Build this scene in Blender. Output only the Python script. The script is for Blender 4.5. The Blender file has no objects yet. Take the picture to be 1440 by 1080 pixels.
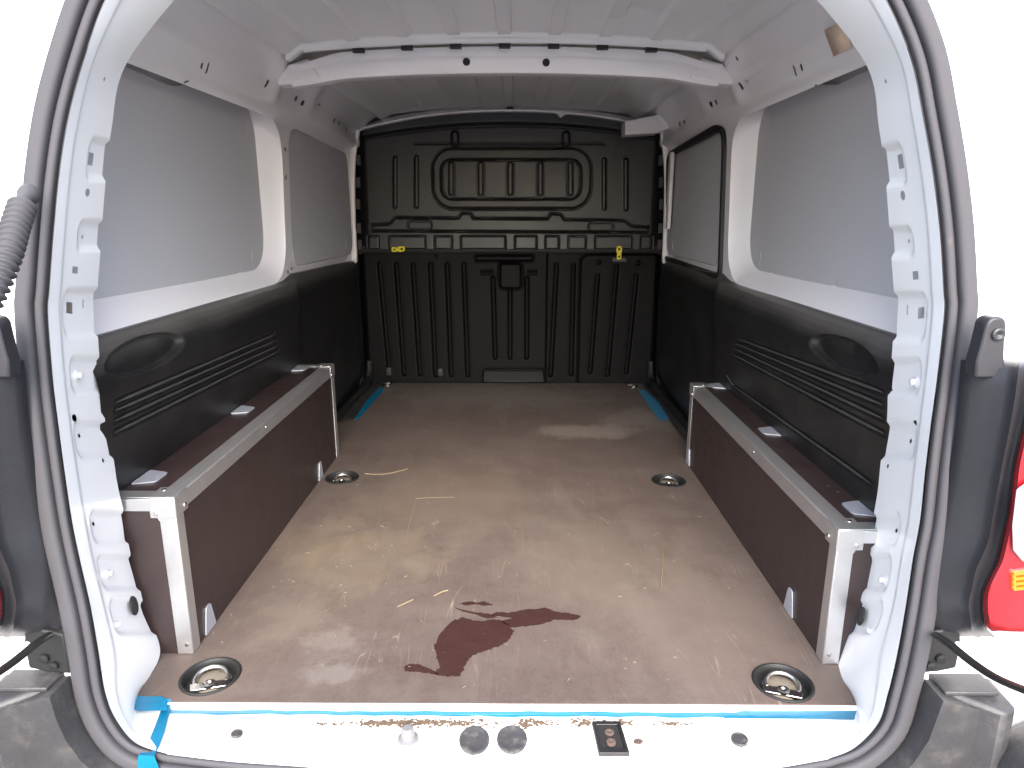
import bpy, bmesh, math, random
import numpy as np
from mathutils import Vector, Matrix
from mathutils.geometry import delaunay_2d_cdt
R = math.radians
random.seed(4); rng = np.random.default_rng(4)
S = bpy.context.scene
COL = S.collection

# ------------------------------------------------------------------ camera
CAMZ = 0.771
PITCH, YAW, FPX = R(14.2), R(0.36), 960.0
cam = bpy.data.cameras.new('camera'); cam.sensor_width = 36; cam.lens = 36*FPX/1440
cam.clip_start = 0.02; cam.clip_end = 400
co = bpy.data.objects.new('camera', cam); COL.objects.link(co)
co.location = (0, 0, CAMZ); co.rotation_euler = (math.pi/2-PITCH, 0, YAW)
S.camera = co
# ------------------------------------------------------------------ sky + sun
SUN_EL, SUN_AZ = R(40), R(176)          # azimuth clockwise from +Y (the van points to +Y)
w = bpy.data.worlds.new('World'); S.world = w; w.use_nodes = True
nt = w.node_tree; bg = nt.nodes['Background']
sky = nt.nodes.new('ShaderNodeTexSky'); sky.sky_type = 'NISHITA'; sky.sun_disc = False
sky.sun_elevation = SUN_EL; sky.sun_rotation = SUN_AZ; sky.air_density = 1.0; sky.dust_density = 2.5; sky.ozone_density = 1.0
nt.links.new(sky.outputs[0], bg.inputs[0]); bg.inputs[1].default_value = 0.15
sd = bpy.data.lights.new('sun', 'SUN'); sd.energy = 1.15; sd.angle = R(60); sd.color = (1, .98, .965)
so = bpy.data.objects.new('sun', sd); COL.objects.link(so)
d = Vector((math.sin(SUN_AZ)*math.cos(SUN_EL), math.cos(SUN_AZ)*math.cos(SUN_EL), math.sin(SUN_EL)))
so.rotation_euler = d.to_track_quat('Z', 'Y').to_euler(); so.location = d*20
S.view_settings.view_transform = 'Standard'; S.view_settings.look = 'None'
S.view_settings.exposure = 2.42; S.view_settings.gamma = 1; S.view_settings.use_curve_mapping = False
S.cycles.max_bounces = 10; S.cycles.diffuse_bounces = 7; S.cycles.glossy_bounces = 4
S.cycles.sample_clamp_indirect = 8
S.cycles.use_denoising = True

# ------------------------------------------------------------------ survey helpers (photo pixel + known plane -> point)
cp, sp, cy, sy = math.cos(PITCH), math.sin(PITCH), math.cos(YAW), math.sin(YAW)
FWD = np.array([-sy*cp, cy*cp, -sp]); RGT = np.array([cy, sy, 0.]); UPV = np.cross(RGT, FWD)
C0 = np.array([0, 0, CAMZ])
def ray(u, v): return FWD + RGT*(u-720)/FPX + UPV*(540-v)/FPX
def onplane(u, v, n, dd):
    r = ray(u, v); n = np.array(n, float); t = (dd - C0@n)/(r@n); return C0 + r*t
def onX(u, v, x): return onplane(u, v, (1, 0, 0), x)
def onY(u, v, y): return onplane(u, v, (0, 1, 0), y)
def onZ(u, v, z=0.): return onplane(u, v, (0, 0, 1), z)
def proj(P):
    q = np.asarray(P) - C0; zc = q@FWD
    return 720+FPX*(q@RGT)/zc, 540-FPX*(q@UPV)/zc
X0 = -0.030                       # the van's centre line

# ------------------------------------------------------------------ materials
def mat(name, col, rough=.5, metal=0., coat=0., bump=0., bscale=200., vary=0., vscale=6., spec=.5, trans=0.):
    m = bpy.data.materials.new(name); m.use_nodes = True; n = m.node_tree.nodes; l = m.node_tree.links
    b = n['Principled BSDF']; b.inputs['Base Color'].default_value = (*col, 1)
    b.inputs['Roughness'].default_value = rough; b.inputs['Metallic'].default_value = metal
    b.inputs['Coat Weight'].default_value = coat; b.inputs['Specular IOR Level'].default_value = spec
    b.inputs['Transmission Weight'].default_value = trans
    tc = n.new('ShaderNodeTexCoord')
    if vary:
        no = n.new('ShaderNodeTexNoise'); no.inputs['Scale'].default_value = vscale; no.inputs['Detail'].default_value = 6
        no.inputs['Roughness'].default_value = .65
        mx = n.new('ShaderNodeMix'); mx.data_type = 'RGBA'
        mx.inputs[6].default_value = (*[c*(1-vary) for c in col], 1); mx.inputs[7].default_value = (*[min(1, c*(1+vary)) for c in col], 1)
        l.new(tc.outputs['Object'], no.inputs['Vector']); l.new(no.outputs[0], mx.inputs[0]); l.new(mx.outputs[2], b.inputs['Base Color'])
        mr = n.new('ShaderNodeMapRange'); mr.inputs[3].default_value = max(0.03, rough-.1); mr.inputs[4].default_value = min(1, rough+.1)
        l.new(no.outputs[0], mr.inputs[0]); l.new(mr.outputs[0], b.inputs['Roughness'])
    if bump:
        nb = n.new('ShaderNodeTexNoise'); nb.inputs['Scale'].default_value = bscale; nb.inputs['Detail'].default_value = 3
        bp = n.new('ShaderNodeBump'); bp.inputs['Strength'].default_value = bump; bp.inputs['Distance'].default_value = .002
        l.new(tc.outputs['Object'], nb.inputs['Vector']); l.new(nb.outputs[0], bp.inputs['Height']); l.new(bp.outputs[0], b.inputs['Normal'])
    return m
M = dict(
    white=mat('white_body_paint', (.88, .87, .85), .28, coat=.3),
    wall=mat('thin_white_primer', (.76, .735, .74), .32, coat=.3, vary=.03, vscale=4, bump=.06, bscale=40),
    roof=mat('roof_primer', (.72, .705, .70), .32, coat=.2, vary=.04, vscale=4, bump=.06, bscale=40),
    board=mat('grey_window_board', (.45, .445, .46), .75, vary=.03, vscale=8, bump=.05, bscale=500),
    plastic=mat('black_moulded_plastic', (.0110, .0106, .0110), .33, vary=.18, vscale=9, bump=.22, bscale=900),
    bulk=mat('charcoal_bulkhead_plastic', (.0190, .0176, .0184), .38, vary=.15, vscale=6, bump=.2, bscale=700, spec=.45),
    lowbulk=mat('shaded_bulkhead_plastic', (.0040, .0038, .0040), .5, vary=.15, vscale=6, bump=.25, bscale=700, spec=.12),  # bulkhead plastic darkened, the lower panel's shade put into its colour
    housing=mat('grey_black_plastic', (.025, .0245, .028), .42, vary=.12, vscale=12, bump=.2, bscale=500),
    rubber=mat('rubber', (.048, .046, .051), .75, vary=.18, vscale=18, bump=.15, bscale=120),
    darkrub=mat('dark_rubber', (.009, .009, .009), .6, vary=.1, bump=.1),
    plug=mat('rubber_plug', (.035, .033, .035), .6, vary=.25, vscale=60, bump=.2, bscale=200),
    alu=mat('aluminium_profile', (.62, .61, .60), .36, metal=.85, vary=.10, vscale=40, bump=.05, bscale=150),
    zinc=mat('zinc_plate', (.56, .58, .64), .42, metal=.6, vary=.1, vscale=50),
    chrome=mat('galvanised_steel', (.66, .64, .60), .24, metal=1., vary=.15, vscale=60),
    tape=mat('blue_tape', (.0, .125, .235), .35, vary=.30, vscale=40, bump=.4, bscale=90),
    tapeold=mat('worn_blue_tape', (.03, .15, .26), .5, vary=.45, vscale=60, bump=.4, bscale=90),
    yellow=mat('yellow_plastic', (.72, .62, .03), .4, vary=.1, vscale=60),
    red=mat('red_lens', (.32, .008, .012), .12, coat=1., vary=.12, vscale=40),
    clear=mat('clear_lens', (.50, .44, .44), .12, coat=1.),
    amber=mat('amber_reflector', (.85, .16, .01), .2, coat=.6),
    ribglint=mat('rib_highlight_plastic', (.050, .048, .046), .34, vary=.35, vscale=30, bump=.1),  # same plastic as the trim, paler to paint the light caught by the ribs
    grit=mat('pale_grit', (.22, .175, .125), .8, vary=.3, vscale=80),
    cupbase=mat('dirty_cup_metal', (.22, .19, .15), .55, metal=.3, vary=.3, vscale=60, bump=.2),
    rust=mat('rust_flake', (.085, .055, .042), .8, vary=.3, vscale=200, bump=.5),
    straw=mat('dry_straw', (.24, .175, .10), .7, vary=.2, vscale=60),
    sticker=mat('peach_sticker', (.66, .50, .38), .5, vary=.1, vscale=40),
    white2=mat('white_edge', (.80, .78, .74), .45, vary=.05, vscale=40),
    buffer=mat('grey_buffer', (.16, .155, .16), .5),
    bolt=mat('painted_bolt', (.62, .60, .60), .35, coat=.2),
    metalfloor=mat('dirty_painted_floor', (.035, .032, .030), .5, vary=.5, vscale=20, bump=.3, bscale=60),
)
def N(nt, t, **k):
    n = nt.nodes.new(t)
    for a, b in k.items(): setattr(n, a, b)
    return n
def mathn(nt, op, a, b=None, clamp=False):
    n = N(nt, 'ShaderNodeMath', operation=op, use_clamp=clamp)
    for i, q in enumerate((a, b)):
        if q is None: continue
        if isinstance(q, (int, float)): n.inputs[i].default_value = q
        else: nt.links.new(q, n.inputs[i])
    return n.outputs[0]
def mixc(nt, f, a, b):
    n = N(nt, 'ShaderNodeMix', data_type='RGBA')
    if isinstance(f, (int, float)): n.inputs[0].default_value = f
    else: nt.links.new(f, n.inputs[0])
    for i, q in ((6, a), (7, b)):
        if isinstance(q, tuple): n.inputs[i].default_value = (*q, 1)
        else: nt.links.new(q, n.inputs[i])
    return n.outputs[2]
def noise(nt, vec, scale, detail=4, rough=.6, stretch=(1, 1, 1), rot=0, dist=0, off=(0, 0, 0)):
    mp = N(nt, 'ShaderNodeMapping'); mp.inputs['Scale'].default_value = stretch; mp.inputs['Rotation'].default_value = (0, 0, rot)
    mp.inputs['Location'].default_value = off
    nt.links.new(vec, mp.inputs['Vector'])
    n = N(nt, 'ShaderNodeTexNoise'); n.inputs['Scale'].default_value = scale; n.inputs['Detail'].default_value = detail
    n.inputs['Roughness'].default_value = rough; n.inputs['Distortion'].default_value = dist
    nt.links.new(mp.outputs[0], n.inputs['Vector']); return n.outputs[0]
def ramp(nt, v, lo, hi, a=0., b=1.):
    n = N(nt, 'ShaderNodeMapRange', interpolation_type='SMOOTHSTEP'); n.inputs[1].default_value = lo; n.inputs[2].default_value = hi
    n.inputs[3].default_value = a; n.inputs[4].default_value = b; nt.links.new(v, n.inputs[0]); return n.outputs[0]
def blob(nt, vec, cx, cyy, rx, ry, wob):
    """soft patch with an uneven edge at a place on the board"""
    mp = N(nt, 'ShaderNodeMapping', vector_type='TEXTURE'); mp.inputs['Location'].default_value = (cx, cyy, 0); mp.inputs['Scale'].default_value = (rx, ry, 1)
    nt.links.new(vec, mp.inputs['Vector'])
    ln = N(nt, 'ShaderNodeVectorMath', operation='LENGTH'); nt.links.new(mp.outputs[0], ln.inputs[0])
    s = mathn(nt, 'ADD', ln.outputs['Value'], mathn(nt, 'MULTIPLY', mathn(nt, 'SUBTRACT', wob, .5), 2.6))
    return ramp(nt, s, 1.15, .35)
def ply_material(name, dusty):
    m = bpy.data.materials.new(name); m.use_nodes = True; t = m.node_tree; b = t.nodes['Principled BSDF']
    tc = N(t, 'ShaderNodeTexCoord'); P = tc.outputs['Object']
    big = noise(t, P, 2.2, 6, .62); mid = noise(t, P, 11, 6, .65, off=(3, 1, 0)); fine = noise(t, P, 160, 3, .7)
    grain = noise(t, P, 30, 4, .7, stretch=(1, .06, 1)); cross = noise(t, P, 34, 3, .6, stretch=(.08, 1, 1))
    if dusty:
        c = mixc(t, ramp(t, big, .3, .7), (0.0719, 0.0511, 0.0425), (0.1030, 0.0770, 0.0645))
        c = mixc(t, mathn(t, 'MULTIPLY', ramp(t, mid, .42, .75), .5), c, (0.1307, 0.1062, 0.0882))
        c = mixc(t, mathn(t, 'MULTIPLY', ramp(t, grain, .45, .75), .2), c, (0.1552, 0.1213, 0.0980))
        c = mixc(t, mathn(t, 'MULTIPLY', ramp(t, cross, .5, .8), .18), c, (0.0491, 0.0335, 0.0278))
        c = mixc(t, mathn(t, 'MULTIPLY', ramp(t, fine, .35, .75), .28), c, (0.1471, 0.1213, 0.1021))
        mot = noise(t, P, 30, 7, .72, off=(2, 7, 0)); c = mixc(t, mathn(t, 'MULTIPLY', ramp(t, mot, .35, .65), .45), c, (.115, .090, .078))
        mo2 = noise(t, P, 55, 5, .7, off=(8, 3, 0)); c = mixc(t, mathn(t, 'MULTIPLY', ramp(t, mo2, .52, .72), .30), c, (.060, .044, .038))
        # sparse scratches in several directions
        for k, (ro, sc) in enumerate(((.2, 5.), (-.5, 6.), (1.2, 5.), (.9, 7.), (0.02, 6.))):
            s1 = noise(t, P, sc, 1, .3, stretch=(6, .35, 1), rot=ro, off=(k*3.1, k, 0), dist=.3)
            line = ramp(t, mathn(t, 'ABSOLUTE', mathn(t, 'SUBTRACT', s1, .5)), .004, .0005)
            gate = ramp(t, noise(t, P, 7, 2, .5, off=(k*7, 2, 0)), .56, .68)
            c = mixc(t, mathn(t, 'MULTIPLY', mathn(t, 'MULTIPLY', line, gate), .55), c, (0.2779, 0.2259, 0.1716))
        # pale scuffs, dusty end by the bulkhead, mud smears
        w1 = noise(t, P, 16, 5, .7)
        w2 = noise(t, P, 9, 6, .7, stretch=(1, .5, 1), off=(5, 5, 0))
        for (u, v, rx, ry, col, a) in ((830, 606, .22, .09, (0.2779, 0.2426, 0.2042), .45), (700, 556, .55, .26, (0.1635, 0.1464, 0.1266), .5),
                (900, 590, .22, .16, (0.1798, 0.1548, 0.1307), .6), (470, 905, .07, .05, (0.2779, 0.2509, 0.2206), .22), (505, 790, .20, .20, (0.2297, 0.1850, 0.1157), .22),
                (440, 760, .13, .13, (0.2124, 0.1674, 0.1062), .25), (410, 870, .10, .10, (0.1961, 0.1589, 0.1225), .25), (470, 950, .06, .03, (0.2451, 0.2259, 0.2042), .3),
                (850, 790, .25, .3, (0.1389, 0.1129, 0.0899), .45), (1000, 870, .25, .25, (0.1552, 0.1213, 0.1021), .4), (620, 700, .3, .3, (0.1389, 0.1088, 0.0817), .4)):
            p = onZ(u, v); mk = blob(t, P, p[0], p[1], rx, ry, w1 if rx < .12 else w2)
            c = mixc(t, mathn(t, 'MULTIPLY', mk, a), c, col)
        # grit flecks
        vo = N(t, 'ShaderNodeTexVoronoi', feature='F1'); vo.inputs['Scale'].default_value = 26; t.links.new(P, vo.inputs['Vector'])
        fl = mathn(t, 'MULTIPLY', ramp(t, vo.outputs['Distance'], .075, .045), ramp(t, noise(t, P, 5, 3, .6, off=(9, 4, 0)), .5, .62))
        c = mixc(t, mathn(t, 'MULTIPLY', fl, .5), c, (0.3432, 0.2845, 0.2124))
        t.links.new(ramp(t, mid, .3, .7, .50, .66), b.inputs['Roughness'])
        b.inputs['Specular IOR Level'].default_value = .35
    else:
        c = mixc(t, ramp(t, big, .3, .7), (0.0252, 0.0152, 0.0142), (0.0339, 0.0214, 0.0201))
        c = mixc(t, mathn(t, 'MULTIPLY', ramp(t, mid, .5, .8), .4), c, (0.0465, 0.0315, 0.0296))
        c = mixc(t, mathn(t, 'MULTIPLY', ramp(t, grain, .5, .8), .3), c, (0.0164, 0.0101, 0.0095))
        vo = N(t, 'ShaderNodeTexVoronoi', feature='F1'); vo.inputs['Scale'].default_value = 17; t.links.new(P, vo.inputs['Vector'])
        fl = mathn(t, 'MULTIPLY', ramp(t, vo.outputs['Distance'], .06, .04), ramp(t, noise(t, P, 6, 3, .6, off=(1, 4, 2)), .54, .6))
        c = mixc(t, mathn(t, 'MULTIPLY', fl, .6), c, (0.1915, 0.1575, 0.1423))
        t.links.new(ramp(t, mid, .3, .7, .36, .5), b.inputs['Roughness'])
    t.links.new(c, b.inputs['Base Color'])
    bp = N(t, 'ShaderNodeBump'); bp.inputs['Strength'].default_value = .3; bp.inputs['Distance'].default_value = .0012
    t.links.new(mathn(t, 'ADD', fine, mathn(t, 'MULTIPLY', grain, .5)), bp.inputs['Height']); t.links.new(bp.outputs[0], b.inputs['Normal'])
    return m
M['floorply'] = ply_material('worn_brown_plywood', True)
M['boxply'] = ply_material('brown_film_plywood', False)
def dirt_over(mt, col, amount, lo, hi, scale, upward=False, rough=.8):
    """dust lying in uneven patches on top of an existing material (kept by the surface itself)"""
    t = mt.node_tree; b = t.nodes['Principled BSDF']; tc = N(t, 'ShaderNodeTexCoord')
    f = mathn(t, 'MULTIPLY', ramp(t, noise(t, tc.outputs['Object'], scale, 7, .7), lo, hi), amount)
    src = b.inputs['Base Color'].links[0].from_socket if b.inputs['Base Color'].links else tuple(b.inputs['Base Color'].default_value)[:3]
    t.links.new(mixc(t, f, src, col), b.inputs['Base Color'])
dirt_over(M['rubber'], (.13, .11, .085), .5, .64, .78, 14)
dirt_over(M['plug'], (.16, .14, .12), .5, .5, .7, 60)
M['bumper'] = mat('dusty_bumper_plastic', (.035, .034, .036), .5, vary=.2, vscale=10, bump=.25, bscale=300)
dirt_over(M['bumper'], (.16, .145, .125), .35, .45, .8, 22)
dirt_over(M['plastic'], (.045, .042, .038), .35, .40, .75, 7)
M['trim'] = mat('dusty_sheen_trim_plastic', (.0110, .0106, .0110), .33, vary=.18, vscale=9, bump=.22, bscale=900)
dirt_over(M['trim'], (.045, .042, .038), .35, .40, .75, 7)
def ledge_dust_sheen(mt, z0, z1, col, amount):
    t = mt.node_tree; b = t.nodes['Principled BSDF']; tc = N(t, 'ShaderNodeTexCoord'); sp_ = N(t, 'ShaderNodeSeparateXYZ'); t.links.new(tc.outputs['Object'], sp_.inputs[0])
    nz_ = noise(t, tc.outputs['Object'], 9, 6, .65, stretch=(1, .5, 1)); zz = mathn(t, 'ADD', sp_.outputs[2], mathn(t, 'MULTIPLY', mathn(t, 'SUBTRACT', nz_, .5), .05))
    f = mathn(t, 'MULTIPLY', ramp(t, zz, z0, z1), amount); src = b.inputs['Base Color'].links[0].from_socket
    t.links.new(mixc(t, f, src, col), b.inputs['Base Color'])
ledge_dust_sheen(M['trim'], .515, .565, (.085, .079, .073), .9)  # dust on the ledge, plus its sheen painted in as a paler band
dirt_over(M['metalfloor'], (.13, .11, .09), .5, .5, .7, 14)
M['stain'] = mat('wet_plywood', (.040, .0185, .0165), .22, vary=.25, vscale=25, bump=.15, bscale=300)
M['ground'] = mat('paved_ground', (.20, .20, .205), .9, vary=.2, vscale=3, bump=.5, bscale=80)
M['dirt'] = mat('brown_dirt', (.10, .068, .042), .9, vary=.5, vscale=90, bump=.8, bscale=200)

# ------------------------------------------------------------------ object helpers
def link(o, parent=None):
    COL.objects.link(o)
    if parent is not None: o.parent = parent
    return o
def obj(name, verts, faces, m, parent=None, smooth=True, sharp=35, solid=0, bevel=0, soff=0, label=None):
    me = bpy.data.meshes.new(name); me.from_pydata([tuple(map(float, v)) for v in verts], [], [tuple(map(int, f)) for f in faces])
    me.materials.append(m if not isinstance(m, str) else M[m])
    bm = bmesh.new(); bm.from_mesh(me)
    if not solid: bmesh.ops.recalc_face_normals(bm, faces=bm.faces)
    bm.to_mesh(me); bm.free()
    if smooth:
        me.polygons.foreach_set('use_smooth', [True]*len(me.polygons)); me.set_sharp_from_angle(angle=R(sharp))
    o = bpy.data.objects.new(name, me); link(o, parent)
    if solid:
        s = o.modifiers.new('thick', 'SOLIDIFY'); s.thickness = abs(solid); s.offset = soff
    if bevel:
        bv = o.modifiers.new('edge', 'BEVEL'); bv.width = bevel; bv.segments = 2; bv.limit_method = 'ANGLE'; bv.angle_limit = R(30)
    if label: o['label'] = label
    return o
def thing(name, label, cat, loc=(0, 0, 0), group=None):
    o = bpy.data.objects.new(name, None); link(o); o.location = loc; o['label'] = label; o['category'] = cat
    o.empty_display_size = .05
    if group: o['group'] = group
    return o
def tag(o, label, cat, group=None):
    o['label'] = label; o['category'] = cat
    if group: o['group'] = group
    return o
class MB:
    def __init__(s): s.v = []; s.f = []
    def add(s, V, Fs):
        n = len(s.v); s.v += [tuple(map(float, p)) for p in V]; s.f += [tuple(i+n for i in f) for f in Fs]; return s
    def box(s, a, b):
        (x0, y0, z0), (x1, y1, z1) = a, b
        return s.add([(x0, y0, z0), (x1, y0, z0), (x1, y1, z0), (x0, y1, z0), (x0, y0, z1), (x1, y0, z1), (x1, y1, z1), (x0, y1, z1)],
              [(0, 3, 2, 1), (4, 5, 6, 7), (0, 1, 5, 4), (1, 2, 6, 5), (2, 3, 7, 6), (3, 0, 4, 7)])
    def prism(s, poly, off):
        """poly: list of 3D points, off: extrusion vector"""
        n = len(poly); P = [np.array(p, float) for p in poly]; Q = [p+np.array(off, float) for p in P]
        return s.add(P+Q, [tuple(range(n)), tuple(range(2*n-1, n-1, -1))]+[(i, (i+1) % n, n+(i+1) % n, n+i) for i in range(n)])
    def tube(s, path, rad, seg=10, cap=True, flat=1.):
        P = [Vector(p) for p in path]; n = len(P); V = []; up = Vector((0, 0, 1)); prev = None
        for i, p in enumerate(P):
            t = (P[min(i+1, n-1)]-P[max(i-1, 0)]).normalized()
            if prev is None:
                a = up if abs(t.dot(up)) < .9 else Vector((1, 0, 0)); e1 = t.cross(a).normalized()
            else: e1 = (prev - t*prev.dot(t)).normalized()
            prev = e1; e2 = t.cross(e1)
            r = rad[i] if hasattr(rad, '__len__') else rad
            for k in range(seg):
                an = 2*math.pi*k/seg; V.append(p+e1*math.cos(an)*r+e2*math.sin(an)*r*flat)
        Fs = [(i*seg+k, i*seg+(k+1) % seg, (i+1)*seg+(k+1) % seg, (i+1)*seg+k) for i in range(n-1) for k in range(seg)]
        if cap: Fs += [tuple(range(seg-1, -1, -1)), tuple(range((n-1)*seg, n*seg))]
        return s.add(V, Fs)
    def lathe(s, prof, c, axis=(0, 0, 1), seg=32):
        """prof: [(r, h)] along axis"""
        ax = Vector(axis).normalized(); a = Vector((1, 0, 0)) if abs(ax.x) < .8 else Vector((0, 0, 1))
        e1 = ax.cross(a).normalized(); e2 = ax.cross(e1); c = Vector(c); V = []; n = len(prof)
        for (r, h) in prof:
            for k in range(seg):
                an = 2*math.pi*k/seg; V.append(c+ax*h+(e1*math.cos(an)+e2*math.sin(an))*max(r, 1e-5))
        return s.add(V, [(i*seg+k, i*seg+(k+1) % seg, (i+1)*seg+(k+1) % seg, (i+1)*seg+k) for i in range(n-1) for k in range(seg)])
    def build(s, name, m, parent=None, **k): return obj(name, s.v, s.f, m, parent, **k)
def spline(pts, n):
    """Catmull-Rom through the points, resampled to n by arc length"""
    P = np.array(pts, float); Q = np.vstack([2*P[0]-P[1], P, 2*P[-1]-P[-2]]); out = []
    for i in range(len(P)-1):
        p0, p1, p2, p3 = Q[i:i+4]
        for t in np.linspace(0, 1, 16, endpoint=False):
            out.append(.5*((2*p1)+(-p0+p2)*t+(2*p0-5*p1+4*p2-p3)*t*t+(-p0+3*p1-3*p2+p3)*t**3))
    out.append(P[-1]); out = np.array(out); L = np.r_[0, np.cumsum(np.linalg.norm(np.diff(out, axis=0), axis=1))]
    return np.stack([np.interp(np.linspace(0, L[-1], n), L, out[:, k]) for k in range(out.shape[1])], 1)
def rpoly(cs, seg=8):
    """polygon corners (x, y, radius) -> rounded loop, same count whatever the radii"""
    out = []; n = len(cs)
    for i in range(n):
        p = np.array(cs[i][:2], float); a = np.array(cs[i-1][:2], float); b = np.array(cs[(i+1) % n][:2], float); r = cs[i][2]
        da = (a-p)/np.linalg.norm(a-p); db = (b-p)/np.linalg.norm(b-p)
        ang = math.acos(np.clip(da@db, -1, 1)); d = min(r/math.tan(ang/2), np.linalg.norm(a-p)*.49, np.linalg.norm(b-p)*.49)
        A = p+da*d; B = p+db*d
        for k in range(seg+1):
            t = k/seg; out.append((1-t)**2*A+2*t*(1-t)*p+t*t*B)
    return np.array(out)
def densify(P, step):
    out = []
    for i in range(len(P)):
        a, b = P[i], P[(i+1) % len(P)]; k = max(1, int(np.ceil(np.linalg.norm(b-a)/step)))
        for j in range(k): out.append(a+(b-a)*j/k)
    return np.array(out)
def inside(P, X, Y):
    c = np.zeros(X.shape, bool); n = len(P)
    for i in range(n):
        x1, y1 = P[i]; x2, y2 = P[(i+1) % n]
        if y1 == y2: continue
        m = ((y1 > Y) != (y2 > Y)) & (X < (x2-x1)*(Y-y1)/(y2-y1)+x1); c ^= m
    return c
def segdist(X, Y, a, b):
    a = np.array(a, float); b = np.array(b, float); d = b-a; L = max(d@d, 1e-12)
    t = np.clip(((X-a[0])*d[0]+(Y-a[1])*d[1])/L, 0, 1); return np.hypot(X-a[0]-t*d[0], Y-a[1]-t*d[1])
def polydist(X, Y, P, closed=True):
    D = np.full(X.shape, 1e9); n = len(P)
    for i in range(n if closed else n-1): D = np.minimum(D, segdist(X, Y, P[i], P[(i+1) % n]))
    return D
def sm(x, a, b):
    t = np.clip((x-a)/(b-a), 0, 1); return t*t*(3-2*t)
def sheet(outer, holes, step):
    """triangulated sheet with real holes: returns 2D verts and triangles"""
    loops = [densify(np.array(outer, float), step)]+[densify(np.array(h, float), step) for h in holes]
    A = np.vstack(loops); lo, hi = loops[0].min(0), loops[0].max(0)
    gx, gy = np.meshgrid(np.arange(lo[0]+step/2, hi[0], step), np.arange(lo[1]+step/2, hi[1], step))
    gx = gx.ravel(); gy = gy.ravel(); keep = inside(loops[0], gx, gy)
    for h in loops[1:]:
        x0, y0 = h.min(0)-step; x1, y1 = h.max(0)+step
        near = (gx > x0) & (gx < x1) & (gy > y0) & (gy < y1); ii = np.where(near & keep)[0]
        if len(ii): keep[ii] &= ~inside(h, gx[ii], gy[ii]) & (polydist(gx[ii], gy[ii], h) > step*.45)
    ii = np.where(keep)[0]; keep[ii] &= polydist(gx[ii], gy[ii], loops[0]) > step*.45
    pts = np.vstack([A, np.stack([gx[keep], gy[keep]], 1)]); edges = []; n = 0
    for L in loops:
        k = len(L); edges += [(n+i, n+(i+1) % k) for i in range(k)]; n += k
    r = delaunay_2d_cdt([Vector((float(a), float(b))) for a, b in pts], edges, [], 0, 1e-7, False)
    V = np.array([tuple(v) for v in r[0]]); T = np.array([tuple(f) for f in r[2]])
    c = V[T].mean(1); ok = inside(loops[0], c[:, 0], c[:, 1])
    for h in loops[1:]: ok &= ~inside(h, c[:, 0], c[:, 1])
    return V, T[ok]
def gridfaces(nu, nv, closed=False):
    F = []
    for i in range(nu-1):
        for j in range(nv-1): F.append((i*nv+j, i*nv+j+1, (i+1)*nv+j+1, (i+1)*nv+j))
    return F
def circ(c, rx, ry=None, n=14):
    ry = ry or rx; return np.array([(c[0]+rx*math.cos(2*math.pi*k/n), c[1]+ry*math.sin(2*math.pi*k/n)) for k in range(n)])
def rect(c, hx, hy, rot=0):
    q = [(-hx, -hy), (hx, -hy), (hx, hy), (-hx, hy)]
    return np.array([(c[0]+x*math.cos(rot)-y*math.sin(rot), c[1]+x*math.sin(rot)+y*math.cos(rot)) for x, y in q])

# ================================================================== the ground
g = MB().box((-60, -60, -.70), (60, 60, -.62)).build('ground', 'ground', smooth=False); g['kind'] = 'structure'

# ================================================================== the van
van = thing('panel_van', 'white panel van seen from behind into its empty load bay', 'van', (X0, 2.0, -.62))
VO = Vector((X0, 2.0, -.62))
def vpart(o):                     # keep world coordinates under the van's Empty
    o.matrix_parent_inverse = Matrix.Translation(-VO); return o
def V_(name, mb, m, **k): return vpart(mb.build(name, m, van, **k))
def vobj(name, v, f, m, **k): return vpart(obj(name, v, f, m, van, **k))

# ---------- door frame curves: seal edge (C1) and inner hem (C2)
SN, SD = (0, 1, -.10), .835            # seal plane  Y = .835 + .10 z
def sealp(u, v): return onplane(u, v, SN, SD)
hemY = lambda u, v: onY(u, v, 1.06)
L1 = [(63, 440), (70, 533), (78, 600), (87, 667), (97, 733), (108, 787), (123, 853), (135, 920), (144, 975), (160, 1015), (188, 1046), (235, 1060)]
L2 = [(137, 440), (144, 533), (152, 600), (164, 667), (177, 733), (187, 787), (205, 855), (226, 915), (212, 950), (200, 966), (192, 981), (192, 986)]
T1 = [(143, 0), (114, 81), (92, 163), (79, 244), (71, 326), (65, 407)]
T2 = [(245, 0), (175, 95), (157, 180), (149, 250), (143, 326), (138, 407)]
H1 = [(697, -195), (560, -190), (420, -172), (300, -135), (225, -90), (175, -42)]
H2 = [(697, -112), (600, -108), (480, -95), (385, -70), (310, -38), (272, -18)]
RL1 = [(1332, 440), (1322, 533), (1313, 600), (1305, 667), (1298, 733), (1288, 787), (1278, 853), (1266, 920), (1253, 975), (1238, 1020), (1205, 1052), (1165, 1067)]
RL2 = [(1257, 440), (1250, 533), (1245, 600), (1236, 667), (1227, 733), (1218, 787), (1203, 855), (1174, 920), (1182, 950), (1193, 968), (1205, 988), (1204, 992)]
RT1 = [(1251, 0), (1285, 81), (1302, 163), (1316, 244), (1326, 326), (1331, 407)]
RT2 = [(1149, 0), (1220, 95), (1236, 180), (1245, 250), (1251, 326), (1256, 407)]
RH1 = [(1394-u, v) for u, v in H1]; RH2 = [(1394-u, v) for u, v in H2]
def c2pt(u, v): return onZ(u, v, -.012 if v > 975 else -.002) if v > 917 else hemY(u, v)
def side_curves(k1, k2):
    A = np.array([sealp(*p) for p in k1]); B = np.array([c2pt(*p) for p in k2]); return A, B
LA, LB = side_curves(H1+T1+L1, H2+T2+L2)
RA, RB = side_curves(RH1+RT1+RL1, RH2+RT2+RL2)
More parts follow.
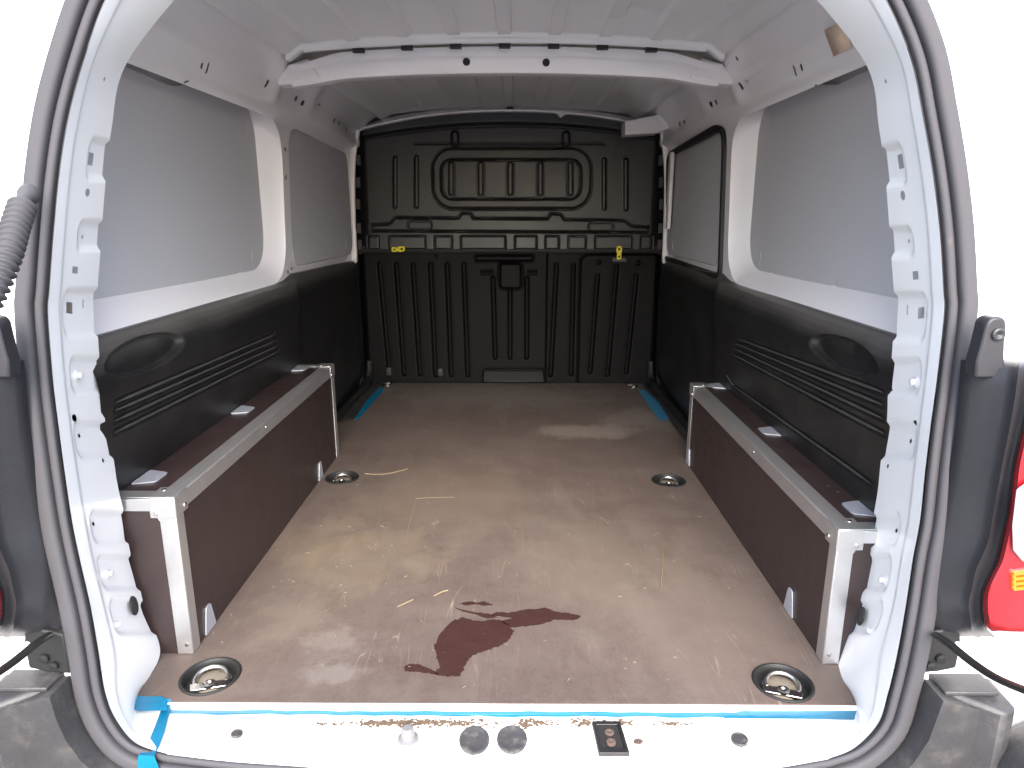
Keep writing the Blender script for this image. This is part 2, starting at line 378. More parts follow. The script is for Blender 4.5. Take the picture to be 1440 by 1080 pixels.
class Pillar:
    W = .19
    def __init__(s, A, B, inn):
        n = 500; s.inn = inn                                     # inn: +1 when the inside of the van lies towards +x
        P = np.hstack([A, B]); Q = spline(P, n); s.A, s.B = Q[:, :3], Q[:, 3:]
        mid = (s.A+s.B)/2; s.L = np.r_[0, np.cumsum(np.linalg.norm(np.diff(mid, axis=0), axis=1))]; s.len = s.L[-1]
        s.T = np.gradient(mid, axis=0); s.T /= np.linalg.norm(s.T, axis=1)[:, None]
        N_ = np.cross(s.B-s.A, s.T); N_ /= np.linalg.norm(N_, axis=1)[:, None]
        c = np.array([X0, 1.0, .55]); sg = np.sign(((c-mid)*N_).sum(1)); s.N = N_*sg[:, None]
    def at(s, a, b, d=0):
        i = lambda K: np.stack([np.interp(b, s.L, K[:, k]) for k in range(3)], -1)
        w_ = np.asarray(a/s.W)[..., None]; return i(s.A)*(1-w_)+i(s.B)*w_+i(s.N)*np.asarray(d)[..., None]
    def inv(s, u, v):
        b, a = np.meshgrid(np.linspace(0, s.len, 1200), np.linspace(0, s.W, 60), indexing='ij')
        P = s.at(a, b); U, Vv = proj(P); k = np.argmin((U-u)**2+(Vv-v)**2); return a.ravel()[k], b.ravel()[k]
    def norm(s, b): return np.array([np.interp(b, s.L, s.N[:, k]) for k in range(3)])
def build_pillar(P, holes_px, pockets_px, bolts_px, plug_px):
    holes = []
    for (u, v, kind, sa, sb) in holes_px:
        c = P.inv(u, v); holes.append(circ(c, sa, sb, 12) if kind == 'o' else rect(c, sa, sb, .05))
    c = P.inv(*plug_px)
    # scalloped inner hem
    bb = np.arange(0, P.len, .004); pk = [(P.inv(u, v)[1], P.inv(u, v)[0], h) for (u, v, h) in pockets_px]
    hem = P.W - .0045*(1-np.cos(bb*2*math.pi/.105))*.5*sm(bb, .85, .95)
    outer = [(0, 0)]+[(0, b) for b in bb[1:]]+[(0, P.len), (P.W*.999, P.len)]+[(h, b) for h, b in zip(hem[::-1], bb[::-1])]
    V, T = sheet(outer, holes, .0055)
    a, b = V[:, 0], V[:, 1]; dd = np.zeros(len(a))
    for (pb, pa, h) in pk:        # pressed pockets open towards the hem
        # left edge at pa, half height h (metres along b), shallow slanted
        sdf = np.maximum(np.abs(b-pb-(a-pa)*.0)-h, pa-a)
        q = np.hypot(np.maximum(np.abs(b-pb)-(h-.014), 0), np.maximum(pa+.014-a, 0))-.014
        dd -= .0055*sm(q, .004, -.003)
    dd += .004*sm(a, .050, .036)                                   # raised rail beside the seal
    dd *= sm(b, P.len, P.len-.05)
    W3 = P.at(a, b, dd)
    o = vobj('rear_pillar', W3, T, 'white', sharp=50)
    for (u, v, r) in bolts_px:
        a0, b0 = P.inv(u, v); c3 = P.at(a0, b0, -.006); n = P.norm(b0)
        MB().lathe([(r*1.2, 0), (r*1.2, .003), (r*.8, .004), (r*.7, .009), (0, .010)], c3, n, 12).build('bolt', 'bolt', o)
    a0, b0 = P.inv(*plug_px); c3 = P.at(a0, b0, 0); n = P.norm(b0)
    t3 = P.at(a0, b0+.01)-P.at(a0, b0-.01); t3 /= np.linalg.norm(t3); s3 = np.cross(n, t3)
    rings = []
    for (r, h) in ((1., .0005), (1., .003), (.85, .005), (.4, .004), (0.01, .004)):
        rings += [c3+n*h+t3*math.cos(an)*.0165*r+s3*math.sin(an)*.0135*r for an in np.linspace(0, 2*math.pi, 24, endpoint=False)]
    obj('rubber_plug', rings, [(i*24+k, i*24+(k+1) % 24, (i+1)*24+(k+1) % 24, (i+1)*24+k) for i in range(4) for k in range(24)], 'darkrub', o)
    return o
PL, PR = Pillar(LA, LB, 1), Pillar(RA, RB, -1)
build_pillar(PL, [(147, 111, 'o', .004, .003), (133, 225, 'r', .010, .009), (123, 271, 'o', .009, .006), (121, 334, 'o', .004, .003), (105, 380, 'r', .010, .005),
        (103, 433, 'r', .011, .008), (122, 428, 'r', .003, .006), (105, 588, 'o', .008, .006), (117, 612, 'o', .004, .0035), (145, 648, 'o', .004, .0035), (137, 736, 'o', .0045, .0035)],
    [(126, 222, .026), (111, 332, .018), (91, 440, .032), (102, 528, .024), (109, 618, .026), (131, 742, .024), (143, 805, .027), (160, 868, .028)],
    [(113, 528, .006), (156, 806, .006), (168, 878, .005)], (187, 852))
build_pillar(PR, [(1246, 114, 'o', .004, .003), (1261, 229, 'r', .010, .010), (1270, 275, 'o', .009, .007), (1272, 340, 'o', .004, .003), (1287, 387, 'r', .010, .006),
        (1289, 440, 'r', .011, .008), (1271, 436, 'r', .003, .007), (1286, 596, 'o', .008, .0065), (1275, 620, 'o', .004, .0035), (1249, 655, 'o', .004, .0035), (1255, 745, 'o', .0045, .0035)],
    [(1270, 230, .026), (1282, 340, .018), (1301, 445, .032), (1292, 530, .024), (1286, 620, .026), (1263, 745, .024), (1249, 806, .027), (1235, 868, .028)],
    [(1283, 537, .007), (1239, 815, .006), (1222, 887, .005)], (1212, 867))
# ---------- sill
SZ = -.013
nS = 60; A0, A1 = LA[-1], RA[-1]; B0, B1 = LB[-1], RB[-1]
sillA = spline([A0, sealp(320, 1070), sealp(430, 1078), sealp(560, 1088), sealp(697, 1094), sealp(850, 1094), sealp(1000, 1087), sealp(1087, 1080), A1], nS)
verts = []
for i in range(nS):
    t = i/(nS-1); a = sillA[i]; b = B0*(1-t)+B1*t
    b = np.array([b[0], .944+.0*t, SZ]); a = a.copy()
    verts += [np.array([b[0], b[1]+.03, SZ]), b]
    for k in range(1, 9):
        w_ = k/8; p = b*(1-w_)+a*w_; p[2] = SZ*(1-w_)+a[2]*w_+(.003*math.sin(w_*math.pi) if 0 < k < 8 else 0)
        verts.append(p)
    verts.append(a+np.array([0, .002, -.012]))
vobj('door_sill', verts, gridfaces(nS, 11), 'white')
def sill_z(p):
    ax, ay, az = sillA[:, 0], sillA[:, 1], sillA[:, 2]
    a_y, a_z = np.interp(p[0], ax, ay), np.interp(p[0], ax, az); w_ = np.clip((.944-p[1])/(.944-a_y), 0, 1)
    return SZ*(1-w_)+a_z*w_+.003*math.sin(w_*math.pi)
def sillp(u, v, up=0.):
    z = SZ
    for _ in range(6): p = onZ(u, v, z+.0006+up); z = sill_z(p)
    return p
def plugs(u, v, rx, name='rubber_plug', h=.002, m='plug', flat=1.0):
    c = sillp(u, v); V = []
    for (r, hh) in ((1, -.002), (1, h*.6), (.92, h), (.8, h*.7), (.75, h*.4), (.3, h*.5), (.01, h*.5)):
        for a in np.linspace(0, 2*math.pi, 28, endpoint=False):
            p = c+np.array([math.cos(a)*rx*r, math.sin(a)*rx*r*flat, 0]); p[2] = sill_z(p)+hh+.0012; V.append(p)
    return vobj(name, V, [(i*28+k, i*28+(k+1) % 28, (i+1)*28+(k+1) % 28, (i+1)*28+k) for i in range(6) for k in range(28)], m)
plugs(667, 1041, .0235); plugs(720, 1040, .0235); plugs(333, 1032, .0085); plugs(1040, 1040, .0125)
c = sillp(574, 1040)
V_('buffer_stop', MB().lathe([(.016, -.002), (.016, .003), (.011, .005), (.009, .020), (.007, .022), (0, .022)], c, (0, 0, 1), 20), 'buffer')
# striker plate
a, b, c_, d_ = [sillp(*q) for q in ((832, 1018), (872, 1018), (886, 1064), (842, 1064))]
def quadloop(sc): 
    m_ = (a+b+c_+d_)/4; return [m_+(q-m_)*sc for q in (a, b, c_, d_)]
o = V_('latch_striker', MB().prism(quadloop(1.0), (0, 0, .003)), 'darkrub', bevel=.001)
mb = MB()
lo, li = quadloop(.98), quadloop(.74)
for i in range(4): mb.prism([lo[i], lo[(i+1) % 4], li[(i+1) % 4], li[i]], (0, 0, .0065))
mb.build('rim', 'plastic', o, bevel=.0008)
m_ = (a+b+c_+d_)/4
for dy in (-.010, .010):
    MB().lathe([(.0075, .003), (.0075, .006), (.005, .007), (0, .0055)], m_+np.array([0, dy, 0]), (0, 0, 1), 14).build('screw', 'rust', o)
MB().box((m_[0]-.007, m_[1]-.003, m_[2]+.003), (m_[0]+.007, m_[1]+.003, m_[2]+.0055)).build('latch_bar', 'chrome', o)
# ---------- weather strip: a two-lobed section swept round the whole opening
loop = np.vstack([LA[::-1], RA[1:]]); loop = spline(loop, 320)
botm = sillA[::-1][1:-1]; loop = np.vstack([loop, botm])
def ringsweep(loop, prof, n=np.array([0, -1, .1])):
    n = n/np.linalg.norm(n); K = len(loop); cen = loop.mean(0); V = []
    T_ = np.roll(loop, -2, 0)-np.roll(loop, 2, 0); T_ /= np.linalg.norm(T_, axis=1)[:, None]
    for i in range(K):
        e = np.cross(T_[i], n); e /= np.linalg.norm(e)
        if e@(loop[i]-cen) < 0: e = -e
        V += [loop[i]+e*s_+n*h for s_, h in prof]
    m = len(prof); F = [(i*m+j, i*m+j+1, ((i+1) % K)*m+j+1, ((i+1) % K)*m+j) for i in range(K) for j in range(m-1)]
    return V, F
prof = [(.004, -.010), (.001, .000)]
prof += [(.0055-.0055*math.cos(t), .002+.0045*math.sin(t)) for t in np.linspace(0, math.pi, 9)]
prof += [(.0125, -.001), (.0145, -.001)]
prof += [(.0255-.0110*math.copysign(abs(math.cos(t))**.7, math.cos(t)), .002+.0095*math.sin(t)**.75) for t in np.linspace(0.05, math.pi-.05, 15)]
prof += [(.037, -.012)]
Vs, Fs = ringsweep(loop, prof); vobj('door_seal', Vs, Fs, 'rubber', sharp=60)
# ---------- outer body round the opening and outer shell
Vb = []; outl = ringsweep(loop, [(.018, 0)])[0]; outl = np.array(outl)
keep = outl[::4]
def bodyY(x, z): return .843+.10*z + .10*np.clip((abs(x-X0)-.78)/.12, 0, 1)**2
hole = [(p[0], p[2]) for p in keep]
V, T = sheet([(X0-.90, -.30), (X0+.90, -.30), (X0+.90, 1.30), (X0-.90, 1.30)], [hole], .03)
W3 = np.stack([V[:, 0], bodyY(V[:, 0], V[:, 1]), V[:, 1]], 1)
vobj('body_panel', W3, T, 'white', solid=.002)
mb = MB()
for s_ in (-1, 1):
    mb.box((X0+s_*.90-(.004 if s_ > 0 else 0), .93, -.30), (X0+s_*.90+(0 if s_ > 0 else .004), 3.35, 1.30))
mb.box((X0-.896, .97, 1.296), (X0+.896, 3.35, 1.30)); mb.box((X0-.896, 3.346, -.30), (X0+.896, 3.35, 1.296)); mb.box((X0-.896, .86, -.305), (X0+.896, 3.346, -.30))
V_('body_shell', mb, 'white', smooth=False)
# ---------- side walls above the trim
def wall_h(Y, z):
    h = np.interp(z, [.45, .56, .60, 1.012, 1.024, 1.032, 1.040, 1.10, 1.14, 1.168, 1.20], [.675, .672, .672, .655, .648, .630, .617, .592, .562, .525, .480])
    h = h + sm(Y, 2.4, 3.05)*.030*np.exp(-((z-1.10)/.05)**2) + sm(Y, 2.3, 3.0)*.012
    h = h - .013*np.exp(-((Y-1.90)/.045)**2)*sm(z, 1.03, 1.06)*sm(z, 1.17, 1.11)      # soft pressed rib
    h = h - .012*np.exp(-((Y-2.20)/.06)**2)*sm(z, 1.03, 1.09)
    h = h - .006*np.exp(-((z-1.085)/.007)**2)*sm(Y, 1.05, 1.2)*sm(Y, 2.0, 1.8)
    return h
def wall_pos(side, Y, z, out=0.): return np.stack([X0+side*(wall_h(Y, z)+out), Y, z], -1)
def wall_inv(side, u, v):
    Yg, zg = np.meshgrid(np.linspace(1.05, 3.05, 700), np.linspace(.56, 1.18, 300), indexing='ij')
    U, W_ = proj(wall_pos(side, Yg, zg)); k = np.argmin((U-u)**2+(W_-v)**2); return Yg.ravel()[k], zg.ravel()[k]
lipR = [(1.08, .566, .02), (2.105, .566, .13), (2.105, 1.022, .11), (1.08, 1.022, .02)]
glsR = [(1.08, .632, .02), (2.058, .614, .12), (2.062, 1.075, .10), (1.08, 1.075, .02)]
lipF = [(2.165, .600, .05), (3.00, .592, .06), (2.99, 1.000, .06), (2.165, 1.020, .08)]
glsF = [(2.175, .612, .07), (2.965, .602, .08), (2.955, .99, .07), (2.175, 1.03, .08)]
WALLH = {-1: [(284, 93, .004, .005), (292, 96, .003, .010), (375, 118, .005, .008), (399, 107, .005, .022), (404, 113, .004, .012), (416, 139, .007, .006), (425, 145, .008, .007),
              (449, 147, .005, .003), (470, 169, .010, .006), (477, 173, .010, .006), (487, 181, .010, .007), (200, 110, .004, .003), (262, 116, .004, .002), (395, 178, .004, .004)],
         1: [(1118, 99, .003, .010), (1127, 95, .004, .006), (1019, 108, .005, .022), (1023, 103, .004, .012), (1043, 121, .005, .008), (1051, 115, .003, .003), (1000, 147, .008, .007), (1007, 144, .007, .006),
             (956, 174, .010, .006), (962, 171, .010, .006), (1036, 82, .005, .004), (1148, 120, .004, .002)]}
for side in (-1, 1):
    hl = [rpoly(lipR), rpoly(lipF)]
    for (u, v, sy_, sz_) in WALLH[side]:
        c = wall_inv(side, u, v); hl.append(rect(c, sy_, sz_))
    if side < 0: pil = [(401, 210), (402, 250), (408, 268), (405, 383), (410, 378)]
    else: pil = [(1028, 210), (1027, 262), (1030, 300), (1024, 380), (1033, 384)]
    for (u, v) in pil:
        c = wall_inv(side, u, v)
        if 2.11 < c[0] < 2.16: hl.append(rect((c[0], c[1]), .006, .006))
    V, T = sheet([(1.0, .50), (3.06, .50), (3.06, 1.18), (1.0, 1.18)], hl, .011)
    wo = vobj('side_panel', wall_pos(side, V[:, 0], V[:, 1]), T, 'wall', sharp=60)
    for lip, gls, dep, nm in ((lipR, glsR, .075, 0), (lipF, glsF, .022, 1)):
        a_, b_ = rpoly(lip), rpoly(gls); n = len(a_); Vf = []
        for k, w_ in enumerate((0, .12, .5, 1.0)):
            q = a_*(1-w_)+b_*w_; hh = wall_h(a_[:, 0], a_[:, 1])*(1-w_)+(.655+dep)*w_ + (.004*(k == 1))
            Vf += list(np.stack([X0+side*hh, q[:, 0], q[:, 1]], 1))
        Ff = [(k*n+i, k*n+(i+1) % n, (k+1)*n+(i+1) % n, (k+1)*n+i) for k in range(3) for i in range(n)]
        obj('window_surround', Vf, Ff, 'wall', wo, sharp=50)
# outer sheet behind the openings
for side in (-1, 1):
    V_('outer_sheet', MB().box((min(X0+side*.742, X0+side*.748), 1.0, .5), (max(X0+side*.742, X0+side*.748), 2.14, 1.12)), 'wall', smooth=False)
# cover boards in the four window openings
def board(side, pts, h, curl, nm='window_board', mt='board'):
    P = rpoly(pts); V, T = sheet(P, [], .02)
    x = h+curl(V[:, 0], V[:, 1]); return vobj(nm, np.stack([X0+side*x, V[:, 0], V[:, 1]], 1), T, mt, solid=.004, smooth=False)
rearb = [(1.05, .622, .01), (2.07, .602, .12), (2.07, 1.06, .12), (1.84, 1.080, .05), (1.56, 1.030, .06), (1.10, 1.045, .02)]
for side in (-1, 1):
    board(side, rearb, .722, lambda Y, z: -.012*sm(z, .90, 1.03)*sm(Y, 1.95, 1.5))
    board(side, [(2.17, .605, .06), (2.97, .595, .07), (2.96, .998, .06), (2.17, 1.038, .07)], .672, lambda Y, z: 0*Y)
    # short tape tabs holding the boards
    for (Y_, z_) in ((1.97, .64), (1.99, 1.0), (2.30, .99), (2.86, .64)):
        h = .722 if Y_ < 2.1 else .672
        mb = MB().box((X0+side*(h-.0035)-.0008, Y_-.012, z_-.02), (X0+side*(h-.0035)+.0008, Y_+.012, z_+.02)); V_('clear_tape_tab', mb, 'board', smooth=False)
# black rubber frame and white post on the right-hand sliding door window
Lp = rpoly([(2.15, .56, .05), (3.03, .56, .04), (3.01, 1.010, .07), (2.15, 1.030, .09)], 10); K = len(Lp)
mbv = []
prof2 = [(-.000, .0), (.002, .010), (.011, .013), (.020, .010), (.022, 0)]
cen = Lp.mean(0)
for i in range(K):
    t_ = Lp[(i+1) % K]-Lp[i-1]; t_ /= np.linalg.norm(t_); e = np.array([t_[1], -t_[0]])
    if e@(Lp[i]-cen) > 0: e = -e
    for s_, h in prof2:
        q = Lp[i]+e*s_; mbv.append((X0+wall_h(q[0], q[1])-h, q[0], q[1]))
vobj('window_seal', mbv, [(i*5+j, i*5+j+1, ((i+1) % K)*5+j+1, ((i+1) % K)*5+j) for i in range(K) for j in range(4)], 'darkrub')
mb = MB().box((X0+.645, 2.86, .70), (X0+.660, 2.90, 1.0)); V_('window_post', mb, 'wall', bevel=.004)
# ---------- pale label on the right roof rail
c = wall_inv(1, 1182, 55); 
vv = []
for (Y_, z_) in ((c[0]-.035, c[1]-.022), (c[0]+.035, c[1]-.022), (c[0]+.035, c[1]+.022), (c[0]-.035, c[1]+.022)): vv.append(wall_pos(1, np.array(Y_), np.array(z_), -.003))
vobj('paper_label', vv, [(0, 1, 2, 3)], 'sticker', solid=.0006)
# ---------- roof skin
xs = np.linspace(-.545, .545, 260); ys = np.concatenate([np.linspace(.98, 1.80, 60), np.linspace(1.81, 1.90, 30), np.linspace(1.91, 3.12, 90)])
XX, YY = np.meshgrid(xs, ys, indexing='ij')
ZZ = 1.198-.030*(XX/.54)**2
for k in range(-3, 4):
    dx = np.abs(XX-k*.122)
    ZZ += -.014*sm(dx, .0195, .0155)*np.where(YY < 1.86, sm(YY, 1.825, 1.80), sm(YY, 1.98, 2.02)*sm(YY, 2.96, 2.90))
    ZZ += .004*np.exp(-(((XX-k*.122)/.016)**2+((YY-1.828)/.010)**2))
for k in (-1, 1): ZZ += -.006*sm(np.abs(XX-k*.47-.02*k*np.sin(YY*2)), .02, .012)*sm(YY, 1.84, 1.80)
ZZ += -.012*sm(YY, 1.838, 1.846)*sm(YY, 1.872, 1.866)
ZZ += -.02*sm(np.abs(XX), .50, .545)
Vr = np.stack([X0+XX, YY, ZZ], -1).reshape(-1, 3); vobj('roof_panel', Vr, gridfaces(len(xs), len(ys)), 'roof', sharp=60)
# sealed seam where roof meets rail
for side in (-1, 1):
    V_('roof_seam', MB().tube([(X0+side*.527, y, 1.168) for y in np.linspace(1.0, 3.05, 12)], .0035, 6), 'rubber')
# ---------- cross members
def crossbar(name, prof, hw, crown, n=60, m='wall', notch=None):
    V = []
    for i in range(n):
        x = -hw+2*hw*i/(n-1); dz = -crown*(abs(x)/hw)**2.2
        for (y, z) in prof:
            zz = z+dz
            if notch: zz += notch(x, y, z)
            V.append((X0+x, y, zz))
    return vobj(name, V, gridfaces(n, len(prof)), m, sharp=40)
def flare(x, y, z):
    k = sm(abs(x), .40, .53); return float((-.008*k) if z < 1.14 else (-.018*k if z > 1.155 else -.012*k))
bow = crossbar('roof_bow', [(1.868, 1.150), (1.866, 1.1695), (1.8675, 1.172), (1.882, 1.1715), (1.8885, 1.166), (1.889, 1.121), (1.893, 1.115), (1.92, 1.113), (1.95, 1.119), (1.953, 1.165)], .548, .024, 80, 'wall', flare)
crossbar('roof_bow_flange', [(1.845, 1.186), (1.846, 1.178), (1.849, 1.1755), (1.858, 1.1755), (1.861, 1.178), (1.861, 1.186)], .50, .020, 60, 'roof')
for k in range(-3, 4):          # dark spacers between skin and bow
    MB().box((X0+k*.122-.014, 1.850, 1.166-.024*(abs(k)*.122/.548)**2.2), (X0+k*.122+.014, 1.8675, 1.1765-.024*(abs(k)*.122/.548)**2.2)).build('sealant_pad', 'darkrub', bow).matrix_parent_inverse = Matrix.Identity(4)
for (u, v) in ((656, 87), (768, 88)):
    p = onY(u, v, 1.8885)
    MB().lathe([(.0095, .0), (.0095, .0015), (.0075, .002), (0, .0005)], p, (0, -1, 0), 18).build('bow_hole', 'darkrub', bow)
for o in bow.children: o.matrix_parent_inverse = Matrix.Identity(4)
def v_notch(x, y, z): return -.020*max(0, 1-abs(x-.215)/.02) if z < 1.185 and y < 3.06 else 0
crossbar('roof_header', [(3.13, 1.21), (3.075, 1.20), (3.062, 1.190), (3.045, 1.186), (3.038, 1.181), (3.040, 1.176), (3.052, 1.174), (3.075, 1.176), (3.1, 1.178)], .655, .080, 90, 'wall', v_notch)
V_('header_clip', MB().box((X0-.012, 3.030, 1.184), (X0+.016, 3.045, 1.192)), 'darkrub')
# gussets tying bow to rail
for side in (-1, 1):
    P = [(X0+side*.50, 1.885, 1.150), (X0+side*.555, 1.885, 1.135), (X0+side*.600, 1.885, 1.085), (X0+side*.55, 1.885, 1.088), (X0+side*.47, 1.885, 1.100)]
    V_('bow_gusset', MB().prism(P, (0, .06, 0)), 'wall', bevel=.006)
# boxed bracket at right front and channels inside the corners
a_ = [onY(*q, 2.86) for q in ((879, 170), (879, 190), (925, 187), (972, 168), (972, 148), (925, 161))]
V_('guide_rail_cover', MB().prism(a_, (0, .10, 0)), 'wall', bevel=.004)
for side in (-1, 1):            # B-pillar edges beside the bulkhead with slotted tabs
    e = [(X0+side*.676, 3.01, .56), (X0+side*.672, 3.01, .80), (X0+side*.660, 3.01, .98), (X0+side*.635, 3.01, 1.10)]
    P = spline(e, 24); mb = MB(); mb.tube(P, .010, 8, flat=1.4)
    V_('door_pillar', mb, 'wall')
    for z in (.63, .70, .80, .89, .98):
        x = X0+side*np.interp(z, [.56, .8, .98, 1.1], [.676, .672, .66, .635])-side*.022
        V_('pillar_tab', MB().box((x-.010, 3.02, z-.022), (x+.010, 3.03, z+.022)), 'housing', bevel=.003)
    V_('pillar_trim', MB().box((X0+side*.69-.02, 3.035, -.01), (X0+side*.69+.02, 3.09, .60)), 'plastic', bevel=.01)
    V_('pillar_clip', MB().box((X0+side*.672-.008, 3.00, .552), (X0+side*.672+.008, 3.012, .572)), 'zinc', bevel=.002)
# ---------- black lower side trims
def trim_h(Y, z, side):
    h = np.full(Y.shape, .662)
    r = sm(Y, 2.20, 2.06)
    h -= r*np.interp(z, [0, .10, .30, .42, .46, .49, .515, .535, .548, .558, .5655, .60], [.000, .002, .006, .022, .030, .0325, .0305, .025, .017, .008, -.006, -.01])
    h += sm(Y, 2.3, 3.0)*.010
    h += .02*sm(z, .06, -.01)
    # shallow dish for the lamp near the door
    c = trim_dish[side]; q = ((Y-c[0])/.135)**2+((z-c[1])/.030)**2
    h += .016*sm(q, 1.05, .75)
    for (p, q_) in trim_ribs[side]:
        dd_ = segdist(Y, z, p, q_); h += .0030*sm(dd_, .0085, .0045)
    return h
trim_dish, trim_ribs = {}, {}
tx = lambda s: X0+s*.656
pL = onX(205, 492, tx(-1)); pR = onX(1192, 495, tx(1)); trim_dish[-1] = (pL[1]-.03, pL[2]); trim_dish[1] = (pR[1]-.02, pR[2])
RL = [((152, 562), (375, 471)), ((152, 574), (379, 479)), ((155, 588), (382, 487)), ((158, 604), (386, 494))]
RR = [((1245, 545), (1046, 476)), ((1243, 562), (1042, 483)), ((1243, 582), (1038, 490)), ((1240, 602), (1035, 498))]
for s_, lst in ((-1, RL), (1, RR)):
    o_ = []
    for a_, b_ in lst:
        p, q = onX(*a_, tx(s_)), onX(*b_, tx(s_)); o_.append(((p[1], p[2]), (q[1], q[2])))
    o_ = [((max(p[0]-.07, 1.085), p[1]-(q[1]-p[1])/(q[0]-p[0])*(p[0]-max(p[0]-.07, 1.085))), q) for p, q in o_]
    trim_ribs[s_] = o_
p, q, r_ = onX(1225, 680, tx(1)), onX(1030, 542, tx(1)), onX(1022, 528, tx(1))
trim_ribs[1] += [((p[1], p[2]), (q[1], q[2])), ((q[1], q[2]), (r_[1], r_[2]))]
for side in (-1, 1):
    ny, nz = 520, 400
    Yg, tg = np.meshgrid(np.linspace(1.04, 3.04, ny), np.linspace(0, 1, nz), indexing='ij')
    top = np.interp(Yg, [1, 1.98, 2.06, 2.14, 2.6, 3.04], [.570, .566, .570, .584, .575, .562])
    Zg = -.012+(top+.012)*tg
    Hh = trim_h(Yg, Zg, side); Hh[:, -1] += .006
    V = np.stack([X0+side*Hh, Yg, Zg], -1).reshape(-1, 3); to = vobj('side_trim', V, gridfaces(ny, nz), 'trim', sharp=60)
p = onX(1203, 492, tx(1)-.0)
for side in (-1, 1):
    for (rp, rq) in trim_ribs[side]:
        t_ = np.linspace(0, 1, 40); Yr, Zr = rp[0]+(rq[0]-rp[0])*t_, rp[1]+(rq[1]-rp[1])*t_
        Hr = trim_h(Yr, Zr, side)-.0030
        rr_ = .0026
        V_('trim_rib', MB().tube([(X0+side*h_, y_, z_) for h_, y_, z_ in zip(Hr, Yr, Zr)], [rr_*min(1, .3+i_*.35, .3+(39-i_)*.35) for i_ in range(40)], 8), 'ribglint')
vpart(MB().lathe([(.017, -.006), (.015, .002), (.009, .006), (0, .006)], p+np.array([.010, 0, 0]), (-1, 0, .3), 20).build('interior_lamp', 'housing', van))
p = onX(560*0+213, 470, tx(-1)+.0)
# ---------- load floor sheet metal
V_('metal_floor', MB().box((X0-.70, .965, -.020), (X0+.70, 3.16, -.0135)), 'metalfloor', smooth=False)
for side in (-1, 1):            # kicked-up floor edge beside the bulkhead
    pth = [(X0+side*.665, 2.15, .0), (X0+side*.665, 2.6, .0), (X0+side*.655, 2.85, .004), (X0+side*.645, 3.02, .02), (X0+side*.645, 3.07, .10)]
    V_('floor_duct', MB().tube(spline(pth, 24), .016, 10), 'plastic')
# ---------- bulkhead
BY = 3.10
def q3(X, Y, oy=330): return (480+X/3., oy+Y/3.)
def bp(u, v): p = onY(u, v, BY); return (p[0], p[2])
def U(X, Y): return bp(480+X/3., 140+Y/3.)      # upper survey picture
def Lw(X, Y): return bp(480+X/3., 330+Y/3.)     # lower survey picture
def field_sheet(name, outline, f, step, m, y0=BY):
    V, T = sheet(outline, [], step); d_ = f(V[:, 0], V[:, 1])
    return vobj(name, np.stack([V[:, 0], y0-d_, V[:, 1]], 1), T, m, solid=.003, soff=0, sharp=70)
def grid_field(name, x0, x1, z0, z1, f, step, m, mask_top=None, y0=BY):
    nx, nz = int((x1-x0)/step), int((z1-z0)/step)
    Xg, tg = np.meshgrid(np.linspace(x0, x1, nx), np.linspace(0, 1, nz), indexing='ij')
    zt = mask_top(Xg) if mask_top else z1
    Zg = z0+(zt-z0)*tg; D = f(Xg, Zg)
    return vobj(name, np.stack([Xg, y0-D, Zg], -1).reshape(-1, 3), gridfaces(nx, nz), m, sharp=80)
def rrsd(X, Z, a, b, r):
    cx, cz = (a[0]+b[0])/2, (a[1]+b[1])/2; hx, hz = abs(a[0]-b[0])/2, abs(a[1]-b[1])/2
    qx, qz = np.abs(X-cx)-hx+r, np.abs(Z-cz)-hz+r
    return np.hypot(np.maximum(qx, 0), np.maximum(qz, 0))+np.minimum(np.maximum(qx, qz), 0)-r
def polysd(X, Z, P):
    D = polydist(X, Z, P); return np.where(inside(P, X, Z), -D, D)
def groove(d, w_, dep): return -dep*sm(np.abs(d), w_, w_*.35)
zS = Lw(720, 56)[1]
